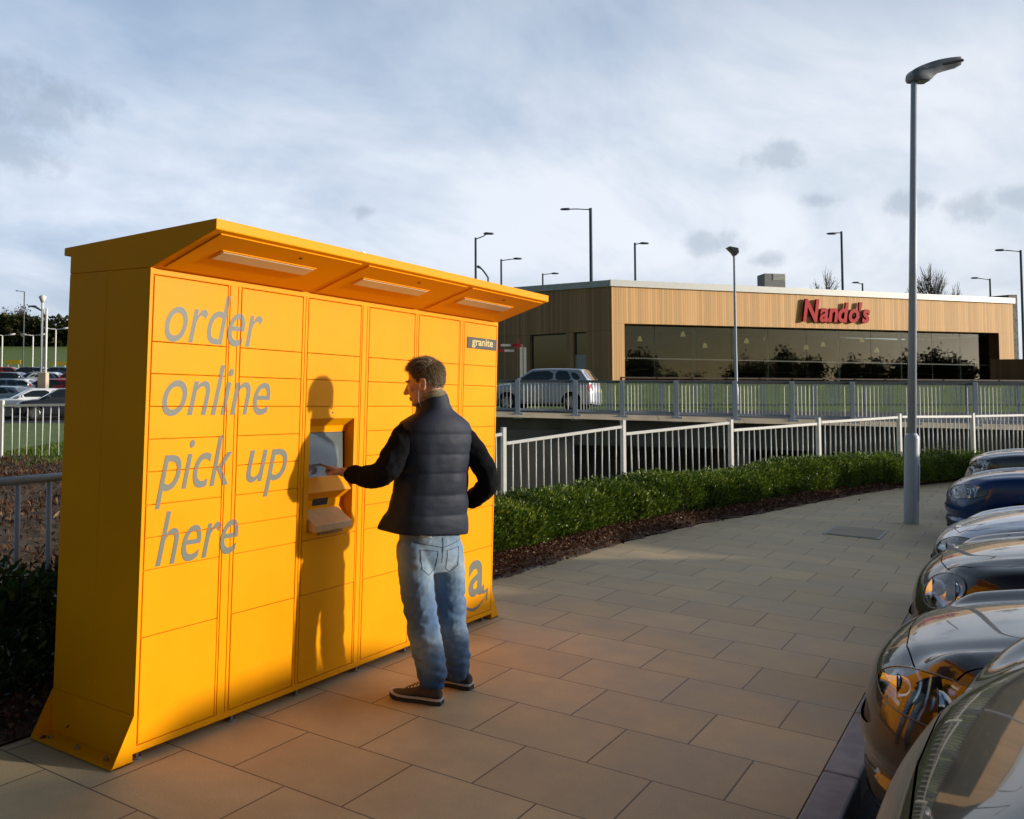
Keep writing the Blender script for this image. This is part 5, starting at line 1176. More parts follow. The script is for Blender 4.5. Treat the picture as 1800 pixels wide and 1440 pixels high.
    me = bpy.data.meshes.new('roof'); bm.to_mesh(me); bm.free(); me.materials.append(pm); me.polygons.foreach_set('use_smooth', [True] * len(me.polygons))
    bo = bpy.data.objects.new('roof', me); COL.objects.link(bo); bo.parent = root
    for sx in (-1, 1):
        for y0 in (yfw, yrw): wheel_parts(root, sx * (hw - .12), y0, s.wheel, sx)
        m_ = MB(); c = Vector((sx * (hw + .06), Lh - s.hood_len - .42, s.belt + .07)); rows = []
        for k in range(7):
            a = k / 6 * PI; rr = math.sin(a); rows.append([tuple(c + Vector((-sx * .0 + math.cos(w_) * .035 * rr * 0 + (k / 6 - .5) * .20, math.cos(w_) * .05 * (rr + .2), math.sin(w_) * .065 * (rr + .2)))) for w_ in np.linspace(0, 2 * PI, 14, endpoint=False)])
        m_.grid(rows, closed=True); m_.f.append(tuple(range(14))); m_.mi.append(0); m_.f.append(tuple(range(84, 98))); m_.mi.append(0); m_.build('wing_mirror', pm, root, smooth=True)
    for sgn_, mm in ((1, 'whiteplate'), (-1, 'yellowplate')):
        if sgn_ > 0 and not noseplate: continue
        z = .45 if sgn_ > 0 else .66; y = sgn_ * (Lh + (.006 if sgn_ > 0 else -.012)); m_ = MB(); m_.box(-.26, .26, y - .006, y + .006, z - .055, z + .055); m_.build('number_plate', M[mm], root)
    if sgn_ and badge and detail >= 2:
        m_ = MB(); m_.tube([(0, Lh - .035, .655), (0, Lh - .02, .66)], .045, 20); m_.build('badge', M['chrome'], root)
    return root
CARG = 'cars parked nose-in along the kerb'
Z = -.12
sharp = CarShape(nose_top=.72, hood_z=.96, hood_len=1.05, belt=.98, nose_r=.50)
def setcar(o, x, yn, Ln, rot=0, z=Z):
    o.location = (x, yn - Ln / 2, z); o.rotation_euler = (0, 0, rot)
c = make_car('parked_car', 'glossy black bonnet edge of the car at the bottom right corner', CarShape(nose_top=.98, hood_z=1.46, hood_len=.95, belt=1.48, nose_r=.38, W=1.82, zh=1.9, ridge=.02), paint('grey_black_paint', (.018, .02, .017)), step=.035, group=CARG)
setcar(c, -.78, -2.84, 4.2)
c = make_car('parked_car', 'dark grey car with a large swept chrome headlight, second from the camera', CarShape(nose_top=.80, hood_z=1.01, hood_len=1.1, belt=1.03, nose_r=.55, W=1.80, crown=.06, ridge=.03), paint('dark_blue_black_paint', (.020, .024, .030)), step=.028, group=CARG,
    lamp=[(-.30, .015), (-.20, .075), (-.02, .105), (.40, .125), (.52, .09), (.40, .0), (.14, -.065), (-.14, -.065)])
setcar(c, 1.62, -2.62, 4.2)
c = make_car('parked_car', 'black car with rounded upright headlights beside the silver car', CarShape(nose_top=.80, hood_z=1.01, hood_len=1.0, belt=1.03, nose_r=.40, W=1.78, L=4.75, ws=1.35, zh=1.57), paint('black_paint', (.010, .010, .014)), step=.035, group=CARG,
    lamp=[(-.18, -.05), (-.16, .07), (-.02, .11), (.14, .10), (.20, .02), (.08, -.09), (-.08, -.11)])
setcar(c, 3.72, -2.60, 4.75)
c = make_car('parked_car', 'silver car with a smooth rounded bonnet, between the black and the blue car', CarShape(nose_top=.70, hood_z=.97, hood_len=1.0, belt=1.0, nose_r=.45, W=1.74, L=4.6, ws=1.25, zh=1.55), paint('silver_paint', (.42, .45, .50), metal=.6, rough=.32), step=.04, group=CARG)
setcar(c, 5.98, -2.55, 4.6)
c = make_car('parked_car', 'bright dark blue car with clear headlights near the end of the row', CarShape(nose_top=.76, hood_z=1.0, hood_len=1.0, belt=1.02, nose_r=.42, W=1.76, zh=1.47), paint('blue_paint', (.006, .045, .18), metal=.2), step=.04, group=CARG)
setcar(c, 10.6, -2.42, 4.1)
c = make_car('parked_car', 'tall dark slate car with a high bonnet, last in the row by the hedge end', CarShape(nose_top=.92, hood_z=1.13, hood_len=.95, belt=1.16, tail_z=1.1, nose_r=.30, W=1.84, zh=1.68, wheel=.36, zb=.28), paint('slate_paint', (.07, .085, .11), metal=.5), step=.04, group=CARG, cat='car')
setcar(c, 13.4, -2.32, 4.4)
c = make_car('parked_car', 'unseen dark car added to shade the paving, just outside the right edge', CarShape(zh=1.72, belt=1.05), paint('dark_red_paint', (.08, .01, .01)), step=.09, detail=1, group=CARG); setcar(c, 8.3, -3.25, 4.2)  # out-of-view car added to keep the sun off the paving
for x_, l_ in ((15.9, 'first unseen dark car added for its shadow beyond the tall slate car'), (18.4, 'second unseen dark car added for its shadow beyond the tall slate car'), (20.9, 'third unseen dark car added for its shadow beyond the tall slate car')):
    c2 = copy_tree(c); c2['label'] = l_; setcar(c2, x_, -3.25, 4.2)  # more unseen copies, added so their shadows cover the far paving
# car on the bridge (level frame), seen from behind
bc = make_car('hatchback', 'silver-white hatchback driving away over the bridge behind the railing', CarShape(nose_top=.78, hood_z=.98, hood_len=.95, belt=1.0, nose_r=.40, W=1.72, zh=1.52, rear=.40, ws=.80, L=4.0), paint('pale_silver_paint', (.50, .53, .58), metal=.35, rough=.3), step=.07, detail=1, bg=True)
q = at(964, 721, 31.4); bc.location = (q.x, 32.2, q.z - .03); bc.rotation_euler = (0, 0, math.radians(64))
# left car park
M['p_white'] = paint('white_paint_car', (.85, .86, .88)); M['p_dark'] = paint('charcoal_paint', (.03, .035, .045)); M['p_blue'] = paint('steel_blue_paint', (.10, .16, .26), metal=.4); M['p_silver'] = paint('light_silver_paint', (.45, .48, .52), metal=.5); M['p_red'] = paint('red_paint', (.35, .02, .02))
LG = 'cars in the distant car park'
def zpark(Y): return float(np.interp(Y, [18.4, 45, 96], [.40, .75, 4.0]))
protos = {}
def lot(key, pk, label, u, v, Yd, rot, sh=None):
    if key not in protos:
        o = make_car('parked_car', label, sh or CarShape(), M[pk], step=.11, detail=1, group=LG, bg=True); protos[key] = o
    else:
        o = copy_tree(protos[key]); o['label'] = label; BG.append(o)
    q = at(u, v, Yd); o.location = (q.x, Yd, zpark(Yd)); o.rotation_euler = (0, 0, math.radians(rot)); return o
sh1 = CarShape(zh=1.42)
lot('w', 'p_white', 'white hatchback with red tail lights parked closest behind the far left fence', 62, 735, 42, 118, sh1)
lot('d', 'p_dark', 'dark hatchback parked right behind the white hatchback, next to the locker edge', 114, 737, 40, 112, sh1)
lot('s', 'p_silver', 'silver car at the left edge behind the white hatchback', -12, 728, 47, 85, sh1)
names = ['steel blue car', 'dark car', 'pale car', 'silver car', 'blue-grey car']; keys = [('b', 'p_blue'), ('d', 'p_dark'), ('w', 'p_white'), ('s', 'p_silver'), ('r', 'p_red')]
places = ['left of the twin lamp foot', 'just right of the twin lamp foot', 'at the left edge', 'beside the locker edge', 'in the middle of the rank']
for r_, (Yd, us) in enumerate([(56, (4, 44, 84, 124)), (68, (-4, 30, 62, 95, 126)), (82, (-8, 18, 46, 72, 98, 122))]):
    for k, u in enumerate(us):
        kk = (k * 2 + r_) % 5; lot(keys[kk][0], keys[kk][1], ['steel blue', 'charcoal', 'white', 'silver', 'red'][kk] + ' car in the ' + ['nearer', 'middle', 'farther'][r_] + ' rank of the left car park, ' + ['at its left end', 'second from its left', 'third from its left', 'fourth from its left', 'fifth from its left', 'sixth from its left'][k], u, 700, Yd, 90 + rng.uniform(-6, 6) + (180 if k % 2 else 0), sh1)
# lamps and signs of the left car park
def tlamp(u, vt, vb, Yd, label):
    t, q = at(u, vt, Yd), at(u, vb, Yd); o = empty('street_lamp', (q.x, Yd, zpark(Yd)), label, 'street lamp', 'T-shaped lamps in the left car park', bg=True); h = t.z - zpark(Yd)
    m_ = MB(); m_.tube([(0, 0, 0), (0, 0, h)], .075, 8); m_.build('pole', M['white'], o)
    for sx in (-1, 1):
        m_ = MB(); m_.tube([(0, 0, h), (sx * .55, 0, h + .04), (sx * .75, 0, h + .07), (sx * 1.25, 0, h + .16)], [.04, .04, .10, .07], 8); m_.build('lamp_head', M['white'], o, smooth=True)
tlamp(3, 590, 645, 88, 'white double-headed lamp at the left edge of the picture')
tlamp(57, 590, 648, 88, 'white double-headed lamp between the yellow signs')
tlamp(97, 579, 642, 84, 'white double-headed lamp next to the locker edge')
q = at(76, 667, 46); tw_ = empty('twin_lamp', (q.x, 46, .75), 'tall white twin-column lamp on a concrete foot in the left car park', 'street lamp', bg=True)
hT = at(76, 522, 46).z - .75; m_ = MB(); m_.box(-.22, .22, -.22, .22, 0, at(76, 655, 46).z - .75); m_.build('foot', M['ledge'], tw_, bevel=.03)
for dx_ in (-.11, .11):
    m_ = MB(); m_.tube([(dx_, 0, .3), (dx_, 0, hT - (.6 if dx_ > 0 else .2))], .06, 10); m_.build('column', M['white'], tw_, smooth=True)
m_ = MB(); m_.tube([(-.11, 0, hT - .3), (-.11, 0, hT), (-.11, 0, hT + .1)], [.08, .20, .05], 12); m_.build('lamp_head', M['white'], tw_, smooth=True)
m_ = MB(); m_.tube([(-.11, 0, hT - .75), (-.5, 0, hT - .5), (-.85, 0, hT - .48)], [.03, .07, .03], 8); m_.build('side_lamp', M['poledark'], tw_, smooth=True)
t = at(43, 513, 100); ml_ = empty('street_lamp', (t.x, 100, 1.5), 'faint grey lamp post standing above the far trees', 'street lamp', bg=True); m_ = MB(); m_.tube([(0, 0, 0), (0, 0, t.z - 1.5)], .07, 8); m_.build('pole', M['poledark'], ml_); m_ = MB(); m_.tube([(0, 0, t.z - 1.5), (-.8, 0, t.z - 1.4), (-.95, 0, t.z - 1.38)], [.03, .04, .08], 8); m_.build('lamp_arm', M['poledark'], ml_)
M['ysign'] = mat('yellow_sign_face', (.80, .55, .03), .5, noise=.05)
for u0, u1, v0, v1, lab in ((10, 36, 633, 640, 'yellow sign board on posts between the far lamps'), (90, 118, 636, 642, 'yellow sign board on posts next to the locker edge')):
    a, c_ = at(u0, v0, 92), at(u1, v1, 92); o = empty('sign_board', ((a.x + c_.x) / 2, 92, 3.7), lab, 'sign', 'yellow signs in the far car park', bg=True); w_ = (c_.x - a.x) / 2
    m_ = MB(); m_.box(-w_, w_, -.03, .03, c_.z - 3.7, a.z - 3.7); m_.build('board', M['ysign'], o)
    for sx in (-1, 1): m_ = MB(); m_.tube([(sx * w_ * .7, .06, 0), (sx * w_ * .7, .06, a.z - 3.75)], .04, 6); m_.build('post', M['white'], o)
# red and white height barrier in front of the restaurant's left wall
a, c_ = at(862, 611, 38), at(921, 607, 38); o = empty('height_barrier', (c_.x, 38, .9), 'red and white height barrier with two white posts left of the restaurant', 'barrier', bg=True); R0 = Vector((c_.x, 38, .9)); M['redpaint'] = mat('red_barrier_paint', (.55, .02, .03), .4)
for (u, vt) in ((916, 606), (922.5, 611)):
    t = at(u, vt, 38); m_ = MB(); m_.box(t.x - R0.x - .055, t.x - R0.x + .055, -.05, .05, 0, t.z - .9); m_.build('post', M['white'], o)
for (v, segs) in ((607, [(870, 880, 0), (880.5, 898, 1), (898.5, 914, 0)]), (616.5, [(868, 886, 0), (886.5, 904, 1), (904.5, 908, 0)])):
    for (x0, x1, w_) in segs:
        a, c_ = at(x0, v, 38), at(x1, v, 38); m_ = MB(); m_.box(a.x - R0.x, c_.x - R0.x, -.03, .03, a.z - .9 - .05, a.z - .9 + .05); m_.build('bar', M['white'] if w_ else M['redpaint'], o)
a = at(912, 598, 38); m_ = MB(); m_.box(a.x - R0.x - .03, a.x - R0.x + .03, -.06, -.03, a.z - 1.3, a.z - .85); m_.box(a.x - R0.x - .12, a.x - R0.x + .12, -.07, -.06, a.z - 1.2, a.z - 1.1); m_.build('marker', M['redpaint'], o)

# ---------------------------------------------------------------- the man at the locker
from mathutils import noise as mnoise
def wp(u, v, d):
    "world point seen at photo pixel u, v at depth d"
    return CAMPOS + (CF + CR * ((u - 713.8) / 1569.0) - CU * ((v - 627.3) / 1569.0)) * d
MO = Vector((1.56, -.58, 0))
man = empty('person', MO, 'man in a black gilet and faded jeans touching the locker screen', 'person')
def ball(mb, c, r, rot=None, n=18):
    rows = []
    for i in range(n // 2 + 1):
        t = PI * i / (n // 2); row = []
        for k in range(n):
            a = 2 * PI * k / n; q = Vector((math.sin(t) * math.cos(a) * r[0], math.sin(t) * math.sin(a) * r[1], math.cos(t) * r[2]))
            if rot is not None: q = rot @ q
            row.append(tuple(Vector(c) + q))
        rows.append(row)
    mb.grid(rows, closed=True); return mb
def limb(mb, pts, rad, n=16, sq=(1, 1), axis=None):
    "capsule chain: tube with rounded ends (points subdivided by Catmull-Rom)"
    P = [Vector(p) for p in pts]; Q, Rr = [], []
    for i in range(len(P) - 1):
        p0 = P[max(i - 1, 0)]; p1 = P[i]; p2 = P[i + 1]; p3 = P[min(i + 2, len(P) - 1)]
        for k in range(6):
            t = k / 6; Q.append(.5 * ((2 * p1) + (p2 - p0) * t + (2 * p0 - 5 * p1 + 4 * p2 - p3) * t * t + (3 * p1 - p0 - 3 * p2 + p3) * t ** 3)); Rr.append(rad[i] * (1 - t) + rad[i + 1] * t)
    Q.append(P[-1]); Rr.append(rad[-1]); mb.tube(Q, Rr, n)
    ball(mb, P[0], (rad[0],) * 3); ball(mb, P[-1], (rad[-1],) * 3); return mb
def fuse(mb, name, m, voxel, parent, smooth=4, disp=None, vw=None):
    "join overlapping closed pieces into one continuous skin"
    me = bpy.data.meshes.new('tmp'); me.from_pydata([tuple(p) for p in mb.v], [], mb.f)
    ob = bpy.data.objects.new('tmp', me); COL.objects.link(ob); r = ob.modifiers.new('r', 'REMESH'); r.mode = 'VOXEL'; r.voxel_size = voxel; r.adaptivity = 0
    if smooth: s_ = ob.modifiers.new('s', 'SMOOTH'); s_.iterations = smooth; s_.factor = .5
    dg = bpy.context.evaluated_depsgraph_get(); me2 = bpy.data.meshes.new_from_object(ob.evaluated_get(dg)); bpy.data.objects.remove(ob); bpy.data.meshes.remove(me)
    if disp:
        nn = [v.normal.copy() for v in me2.vertices]
        for v, n_ in zip(me2.vertices, nn): v.co = v.co + n_ * disp(v.co, n_)
    for v in me2.vertices: v.co -= MO
    me2.materials.clear(); me2.materials.append(m); me2.polygons.foreach_set('use_smooth', [True] * len(me2.polygons)); me2.name = name
    o = bpy.data.objects.new(name, me2); COL.objects.link(o); o.parent = parent; return o
M['skin'] = mat('skin', (.50, .25, .16), rough=.5, col2=(.58, .31, .21), nscale=12, bump=.1, bscale=200); M['skin'].node_tree.nodes['Principled BSDF'].inputs['Subsurface Weight'].default_value = .12; M['skin'].node_tree.nodes['Principled BSDF'].inputs['Subsurface Radius'].default_value = (.02, .008, .004)
M['vest'] = mat('black_quilted_nylon', (.020, .025, .042), rough=.6, noise=.12, nscale=6, bump=.12, bscale=120, spec=.25)
M['knit'] = mat('black_fleece', (.010, .010, .012), rough=.95, noise=.2, nscale=40, bump=.5, bscale=300, spec=.1)
M['scarf'] = mat('olive_wool', (.16, .13, .07), rough=.95, col2=(.34, .28, .17), nscale=14, bump=.6, bscale=120, stretch=(1, 1, 3))
M['suede'] = mat('grey_brown_suede', (.07, .05, .04), rough=.9, noise=.2, nscale=20, bump=.3, bscale=150)
M['sole'] = mat('dark_rubber_sole', (.03, .028, .027), .7); M['solewhite'] = mat('pale_sole_stripe', (.5, .48, .45), .6)
M['shirt'] = mat('white_cotton', (.7, .68, .72), .8, noise=.04)
def denim():
    m = bpy.data.materials.new('faded_denim'); m.use_nodes = True; n, l = m.node_tree.nodes, m.node_tree.links; b = n['Principled BSDF']; b.inputs['Roughness'].default_value = .85; b.inputs['Specular IOR Level'].default_value = .2
    t = n.new('ShaderNodeTexCoord'); mp_ = n.new('ShaderNodeMapping'); mp_.inputs['Scale'].default_value = (1, 1, .55); l.new(t.outputs['Object'], mp_.inputs[0])
    x = n.new('ShaderNodeTexNoise'); x.inputs['Scale'].default_value = 9; x.inputs['Detail'].default_value = 7; x.inputs['Distortion'].default_value = .3; l.new(mp_.outputs[0], x.inputs[0])
    sp = n.new('ShaderNodeSeparateXYZ'); l.new(t.outputs['Object'], sp.inputs[0])
    # wear: paler at the seat and thighs, darker blue down to the ankles, pale again at the calves
    zr = n.new('ShaderNodeValToRGB'); l.new(sp.outputs[2], zr.inputs[0]); e = zr.color_ramp.elements; e[0].position = 0.0; e[0].color = (.10,) * 3 + (1,); e[1].position = 1.0; e[1].color = (.62,) * 3 + (1,)
    for q, c in ((.10, .18), (.22, .50), (.34, .62), (.44, .30), (.55, .42), (.68, .62), (.86, .58)):
        y = e.new(q); y.color = (c, c, c, 1)
    a = n.new('ShaderNodeMath'); a.operation = 'MULTIPLY_ADD'; a.inputs[1].default_value = .65; a.inputs[2].default_value = -.33; l.new(x.outputs[0], a.inputs[0])
    s = n.new('ShaderNodeMath'); s.operation = 'ADD'; l.new(a.outputs[0], s.inputs[0]); l.new(zr.outputs[0], s.inputs[1])
    r = n.new('ShaderNodeValToRGB'); l.new(s.outputs[0], r.inputs[0]); e = r.color_ramp.elements; e[0].position = .05; e[0].color = (.022, .065, .19, 1); e[1].position = .95; e[1].color = (.48, .55, .56, 1); y = e.new(.5); y.color = (.15, .23, .34, 1)
    l.new(r.outputs[0], b.inputs['Base Color'])
    w = n.new('ShaderNodeTexNoise'); w.inputs['Scale'].default_value = 500; l.new(t.outputs['Object'], w.inputs[0]); bp = n.new('ShaderNodeBump'); bp.inputs['Strength'].default_value = .3; bp.inputs['Distance'].default_value = .002; l.new(w.outputs[0], bp.inputs['Height']); l.new(bp.outputs[0], b.inputs['Normal'])
    return m
M['denim'] = denim()
RH = Vector((.92, -.39, 0)).normalized(); FH = Vector((.39, .92, 0)).normalized()
SL, EL_, WL = wp(716, 758, 4.77), wp(672, 834, 4.70), wp(610, 832, 4.885)
SR, ER, WR = wp(808, 754, 4.95), wp(862, 846, 4.93), wp(826, 884, 5.06)
# --- head frame
hf = math.radians(112); HF = Vector((math.cos(hf), math.sin(hf), 0)); HR = Vector((HF.y, -HF.x, 0)); HF = (HF + Vector((0, 0, -.20))).normalized(); HU = HR.cross(HF).normalized()
HC = wp(746, 674, 4.85); HM = Matrix((HR, HF, HU)).transposed()
def hp3(x, y, z): return HC + HR * x + HF * y + HU * z
bd = MB()
ball(bd, hp3(0, -.014, .026), (.076, .098, .092), HM, 24); ball(bd, hp3(0, .030, -.020), (.064, .066, .085), HM, 20); ball(bd, hp3(0, .030, -.066), (.052, .054, .046), HM, 18)
ball(bd, hp3(0, .068, -.100), (.022, .022, .018), HM); ball(bd, hp3(0, .076, .022), (.045, .016, .014), HM)     # chin, brow
limb(bd, [hp3(0, .088, .008), hp3(0, .104, -.022), hp3(0, .112, -.034)], [.009, .012, .013], 10); ball(bd, hp3(.011, .100, -.038), (.009, .011, .008), HM); ball(bd, hp3(-.011, .100, -.038), (.009, .011, .008), HM)
ball(bd, hp3(0, .087, -.066), (.024, .011, .006), HM); ball(bd, hp3(0, .085, -.077), (.021, .011, .006), HM)
for sx in (-1, 1):
    ball(bd, hp3(sx * .042, .062, -.020), (.022, .022, .020), HM)   # cheekbones
    ball(bd, hp3(sx * .078, -.004, -.010), (.010, .020, .032), HM); limb(bd, [hp3(sx * .082, .010, -.035), hp3(sx * .088, -.010, -.030), hp3(sx * .092, -.022, .0), hp3(sx * .090, -.016, .020), hp3(sx * .084, .004, .022)], [.005, .006, .006, .006, .005], 8)
limb(bd, [hp3(0, -.030, -.030), wp(760, 705, 4.86), wp(765, 735, 4.87)], [.062, .060, .068], 18)
# torso, arms and legs under the clothes keep the figure one continuous surface
limb(bd, [wp(765, 735, 4.87), wp(765, 800, 4.87), wp(760, 870, 4.87), wp(756, 940, 4.87)], [.085, .12, .11, .115], 18)
limb(bd, [wp(765, 772, 4.87), wp(724, 785, 4.80), EL_, WL], [.06, .044, .038, .027], 14); limb(bd, [wp(765, 772, 4.87), wp(800, 778, 4.93), ER, WR], [.06, .044, .038, .028], 14)
LA, RA_ = Vector((1.475, -.585, .085)), Vector((1.755, -.600, .08))
HL, HRr = wp(727, 962, 4.80), wp(790, 962, 4.93); KL, KR = wp(743, 1092, 4.74), wp(798, 1088, 4.94)
limb(bd, [wp(756, 945, 4.87), HL, KL, LA], [.09, .075, .05, .035], 14); limb(bd, [wp(756, 945, 4.87), HRr, KR, RA_], [.09, .075, .05, .035], 14)
# left hand: index finger touching the screen, the others curled, thumb from the side of the palm
tip = Vector((1.262, .050, 1.218)); hd_ = (tip - WL).normalized(); up_ = Vector((0, 0, 1)); sd_ = hd_.cross(up_).normalized(); up_ = sd_.cross(hd_)
def hq(a, b_, c): return WL + hd_ * a + sd_ * b_ + up_ * c
Ltot = (tip - WL).length
ball(bd, hq(.052, 0, -.004), (.045, .038, .017), Matrix((hd_, sd_, up_)).transposed()); limb(bd, [WL - hd_ * .02, hq(.03, 0, -.002)], [.027, .025], 12)
k0 = [(.086, -.027), (.091, -.009), (.088, .010), (.080, .027)]   # knuckles; index nearest the thumb side (-sd)
limb(bd, [hq(.070, -.024, .002), hq(.092, -.026, .006), hq(min(.13, Ltot - .03), -.022, .004), tip], [.0095, .0092, .0082, .0065], 10)
for (a, b_), ln, rr in (((.090, -.007), 1.0, .0090), ((.087, .011), .95, .0088), ((.079, .027), .8, .0078)):
    limb(bd, [hq(a - .02, b_, .0), hq(a, b_, .004), hq(a + .030 * ln, b_, -.006), hq(a + .036 * ln, b_, -.026), hq(a + .016 * ln, b_, -.036)], [rr, rr, rr * .95, rr * .88, rr * .8], 10)
limb(bd, [hq(.028, -.026, -.006), hq(.052, -.044, -.012), hq(.076, -.050, -.020), hq(.094, -.046, -.026)], [.013, .0115, .010, .0085], 10)
# right hand pushed into the vest pocket
hd2 = (Vector((1.66, -.46, .96)) - WR).normalized(); s2 = hd2.cross(Vector((0, 0, 1))).normalized(); u2 = s2.cross(hd2)
ball(bd, WR + hd2 * .05, (.045, .038, .017), Matrix((hd2, s2, u2)).transposed())
for b_, ln in ((-.027, .95), (-.009, 1.05), (.010, 1.0), (.027, .8)): limb(bd, [WR + hd2 * .07 + s2 * b_, WR + hd2 * (.07 + .04 * ln) + s2 * b_ - u2 * .006, WR + hd2 * (.07 + .065 * ln) + s2 * b_ - u2 * .022], [.009, .0085, .007], 10)
limb(bd, [WR + hd2 * .03 - s2 * .03, WR + hd2 * .07 - s2 * .05, WR + hd2 * .09 - s2 * .052], [.012, .010, .008], 10)
body_o = fuse(bd, 'body', M['skin'], .0036, man, smooth=2)
for sx in (-1, 1):
    q = MB(); ball(q, hp3(sx * .031, .078, .003) - MO, (.0115,) * 3); q.build('eye', M['shirt'], man, smooth=True)
    q = MB(); limb(q, [hp3(sx * .014, .092, .022) - MO, hp3(sx * .032, .092, .027) - MO, hp3(sx * .050, .078, .020) - MO], [.003, .004, .002], 8); q.build('eyebrow', mat('brow', (.06, .04, .02), .9), man, smooth=True)
# hair: close cap plus short strands
M['hair'] = leaf_mat('brown_hair', (.11, .078, .045), (.33, .24, .14), (.62, .49, .31), rough=.55, spec=.35)
cap = MB(); rows = []
def on_head(th, ph):   # th from top, ph from front; returns head-local point of the skull and radius
    x = math.sin(th) * math.sin(ph); y = math.sin(th) * math.cos(ph); z = math.cos(th); return Vector((x * .0775, y * .0995 - .014, z * .0935 + .026)), Vector((x / .0775, y / .0995, z / .0935)).normalized()
def hairline(ph):      # lowest polar angle covered by hair at azimuth ph (0 = face)
    a = abs((ph + PI) % (2 * PI) - PI); return float(np.interp(a, [0, .55, .95, 1.25, 1.55, 1.9, 2.4, PI], [.80, .86, 1.25, 1.72, 1.62, 1.95, 2.16, 2.22]))
for i in range(15):
    row = []
    for k in range(48):
        ph = 2 * PI * k / 48; th = hairline(ph) * i / 14 + .001; p, n_ = on_head(th, ph); row.append(tuple(HM @ (p + n_ * .006) + HC - MO))
    rows.append(row)
cap.grid(rows, closed=True); ho = cap.build('hair', mat('hair_base', (.085, .06, .035), .8, noise=.3, nscale=40), man, smooth=True)
n = 15000; th0 = np.arccos(1 - rng.uniform(0, 1, n) * 1.62); ph0 = rng.uniform(-PI, PI, n); V, F, T = [], [], []
for t_, p_ in zip(th0, ph0):
    if t_ > hairline(p_) + .03: continue
    p, n_ = on_head(t_, p_); y_ = math.cos(p_); topness = max(0, math.cos(t_)); ln = (.013 + .026 * topness + .008 * max(0, y_) * topness) * rng.uniform(.7, 1.25)
    kf = min(1, max(0, (t_ - .55) / .8)); kf = kf * kf * (3 - 2 * kf); ky = min(1, max(0, (y_ * math.sin(t_) + .9) / 1.3)); down = Vector((0, 0, -1)) * kf + Vector((.3 * math.sin(p_), ky * 1.2 - .25, .12)) * (1 - kf) + Vector((.35 * mnoise.noise(p * 40), .35 * mnoise.noise(p * 40 + Vector((7, 0, 0))), 0)); flow = (down - n_ * down.dot(n_)); flow = flow.normalized() if flow.length > .01 else Vector((0, 1, 0))
    d1 = (n_ * (.55 + .5 * topness) + flow * .8 + Vector(rng.normal(0, .22, 3))).normalized(); d2 = (d1 + flow * .5 - n_ * .35 + Vector(rng.normal(0, .15, 3))).normalized()
    base = p + n_ * .004; m_ = base + d1 * ln * .5; e_ = m_ + d2 * ln * .5; s_ = d1.cross(Vector(rng.normal(size=3))).normalized() * .0009
    b0 = len(V); V += [base - s_ * 1.2, base + s_ * 1.2, m_ + s_, m_ - s_, e_ + s_ * .15, e_ - s_ * .15]; F += [(b0, b0 + 1, b0 + 2, b0 + 3), (b0 + 3, b0 + 2, b0 + 4, b0 + 5)]
    tt = float(np.clip(rng.beta(1.6, 2.4) + (.26 * min(1, max(0, (.1 - y_) * 1.6)) * min(1, max(0, (t_ - .4) * 2)) - .04), 0, 1)); T += [tt, tt]  # strands paler at the back of the head: sunlight put into the tint
V = np.array([tuple(HM @ v + HC - MO) for v in V]); so_ = npmesh('strands', V, np.array(F), M['hair'], ho); a_ = so_.data.attributes.new('tint', 'FLOAT', 'FACE'); a_.data.foreach_set('value', np.array(T, dtype=np.float32))
# earphone
q = MB(); q.tube([tuple(p - MO) for p in (hp3(-.092, .006, -.012), hp3(-.094, .014, -.022), hp3(-.084, .024, -.050), hp3(-.070, .034, -.085), hp3(-.06, .03, -.12))], .0016, 6); ball(q, hp3(-.093, .006, -.012) - MO, (.006,) * 3, None, 10); q.build('earphone', M['shirt'], man, smooth=True)
# --- gilet
def ring(c, a, b_, pw=2.3, n=64, tilt=0.0, extra=None, lift=0.0):
    row = []
    for k in range(n):
        w_ = 2 * PI * k / n; cx_, sy_ = math.cos(w_), math.sin(w_); rr = (abs(cx_) ** pw + abs(sy_) ** pw) ** (-1 / pw); p = c + RH * (cx_ * a * rr) + FH * (sy_ * b_ * rr) + Vector((0, 0, -tilt * sy_ * rr + lift * abs(cx_)))
        row.append(p)
    return row
SEC = [(700, 760, .078, .083, .020), (706, 760, .084, .089, .022), (716, 761, .089, .093, .020), (724, 763, .102, .097, .014), (730, 764, .138, .106, .008), (736, 765, .172, .116, .004), (743, 765, .204, .124, 0), (754, 764, .222, .131, 0), (772, 763, .228, .138, 0), (800, 762, .216, .142, 0), (830, 760, .210, .146, 0), (850, 758, .214, .149, 0), (880, 755, .224, .153, 0), (905, 752, .236, .157, 0), (930, 750, .244, .160, 0)]
def sec(v):
    vs_ = [s_[0] for s_ in SEC]; f_ = lambda k: float(np.interp(v, vs_, [s_[k] for s_ in SEC])); return f_(1), f_(2), f_(3), f_(4)
seams_v = [728, 762, 796, 829, 866, 901, 934]
vm_ = MB(); rows = []
vv = list(np.linspace(700, 934, 110))
def puff(v):
    if v < 728: return .0
    for a, b_ in zip(seams_v[:-1], seams_v[1:]):
        if a <= v <= b_: t = (v - a) / (b_ - a); return .007 * (math.sin(PI * t) ** .55) - .0035
    return 0
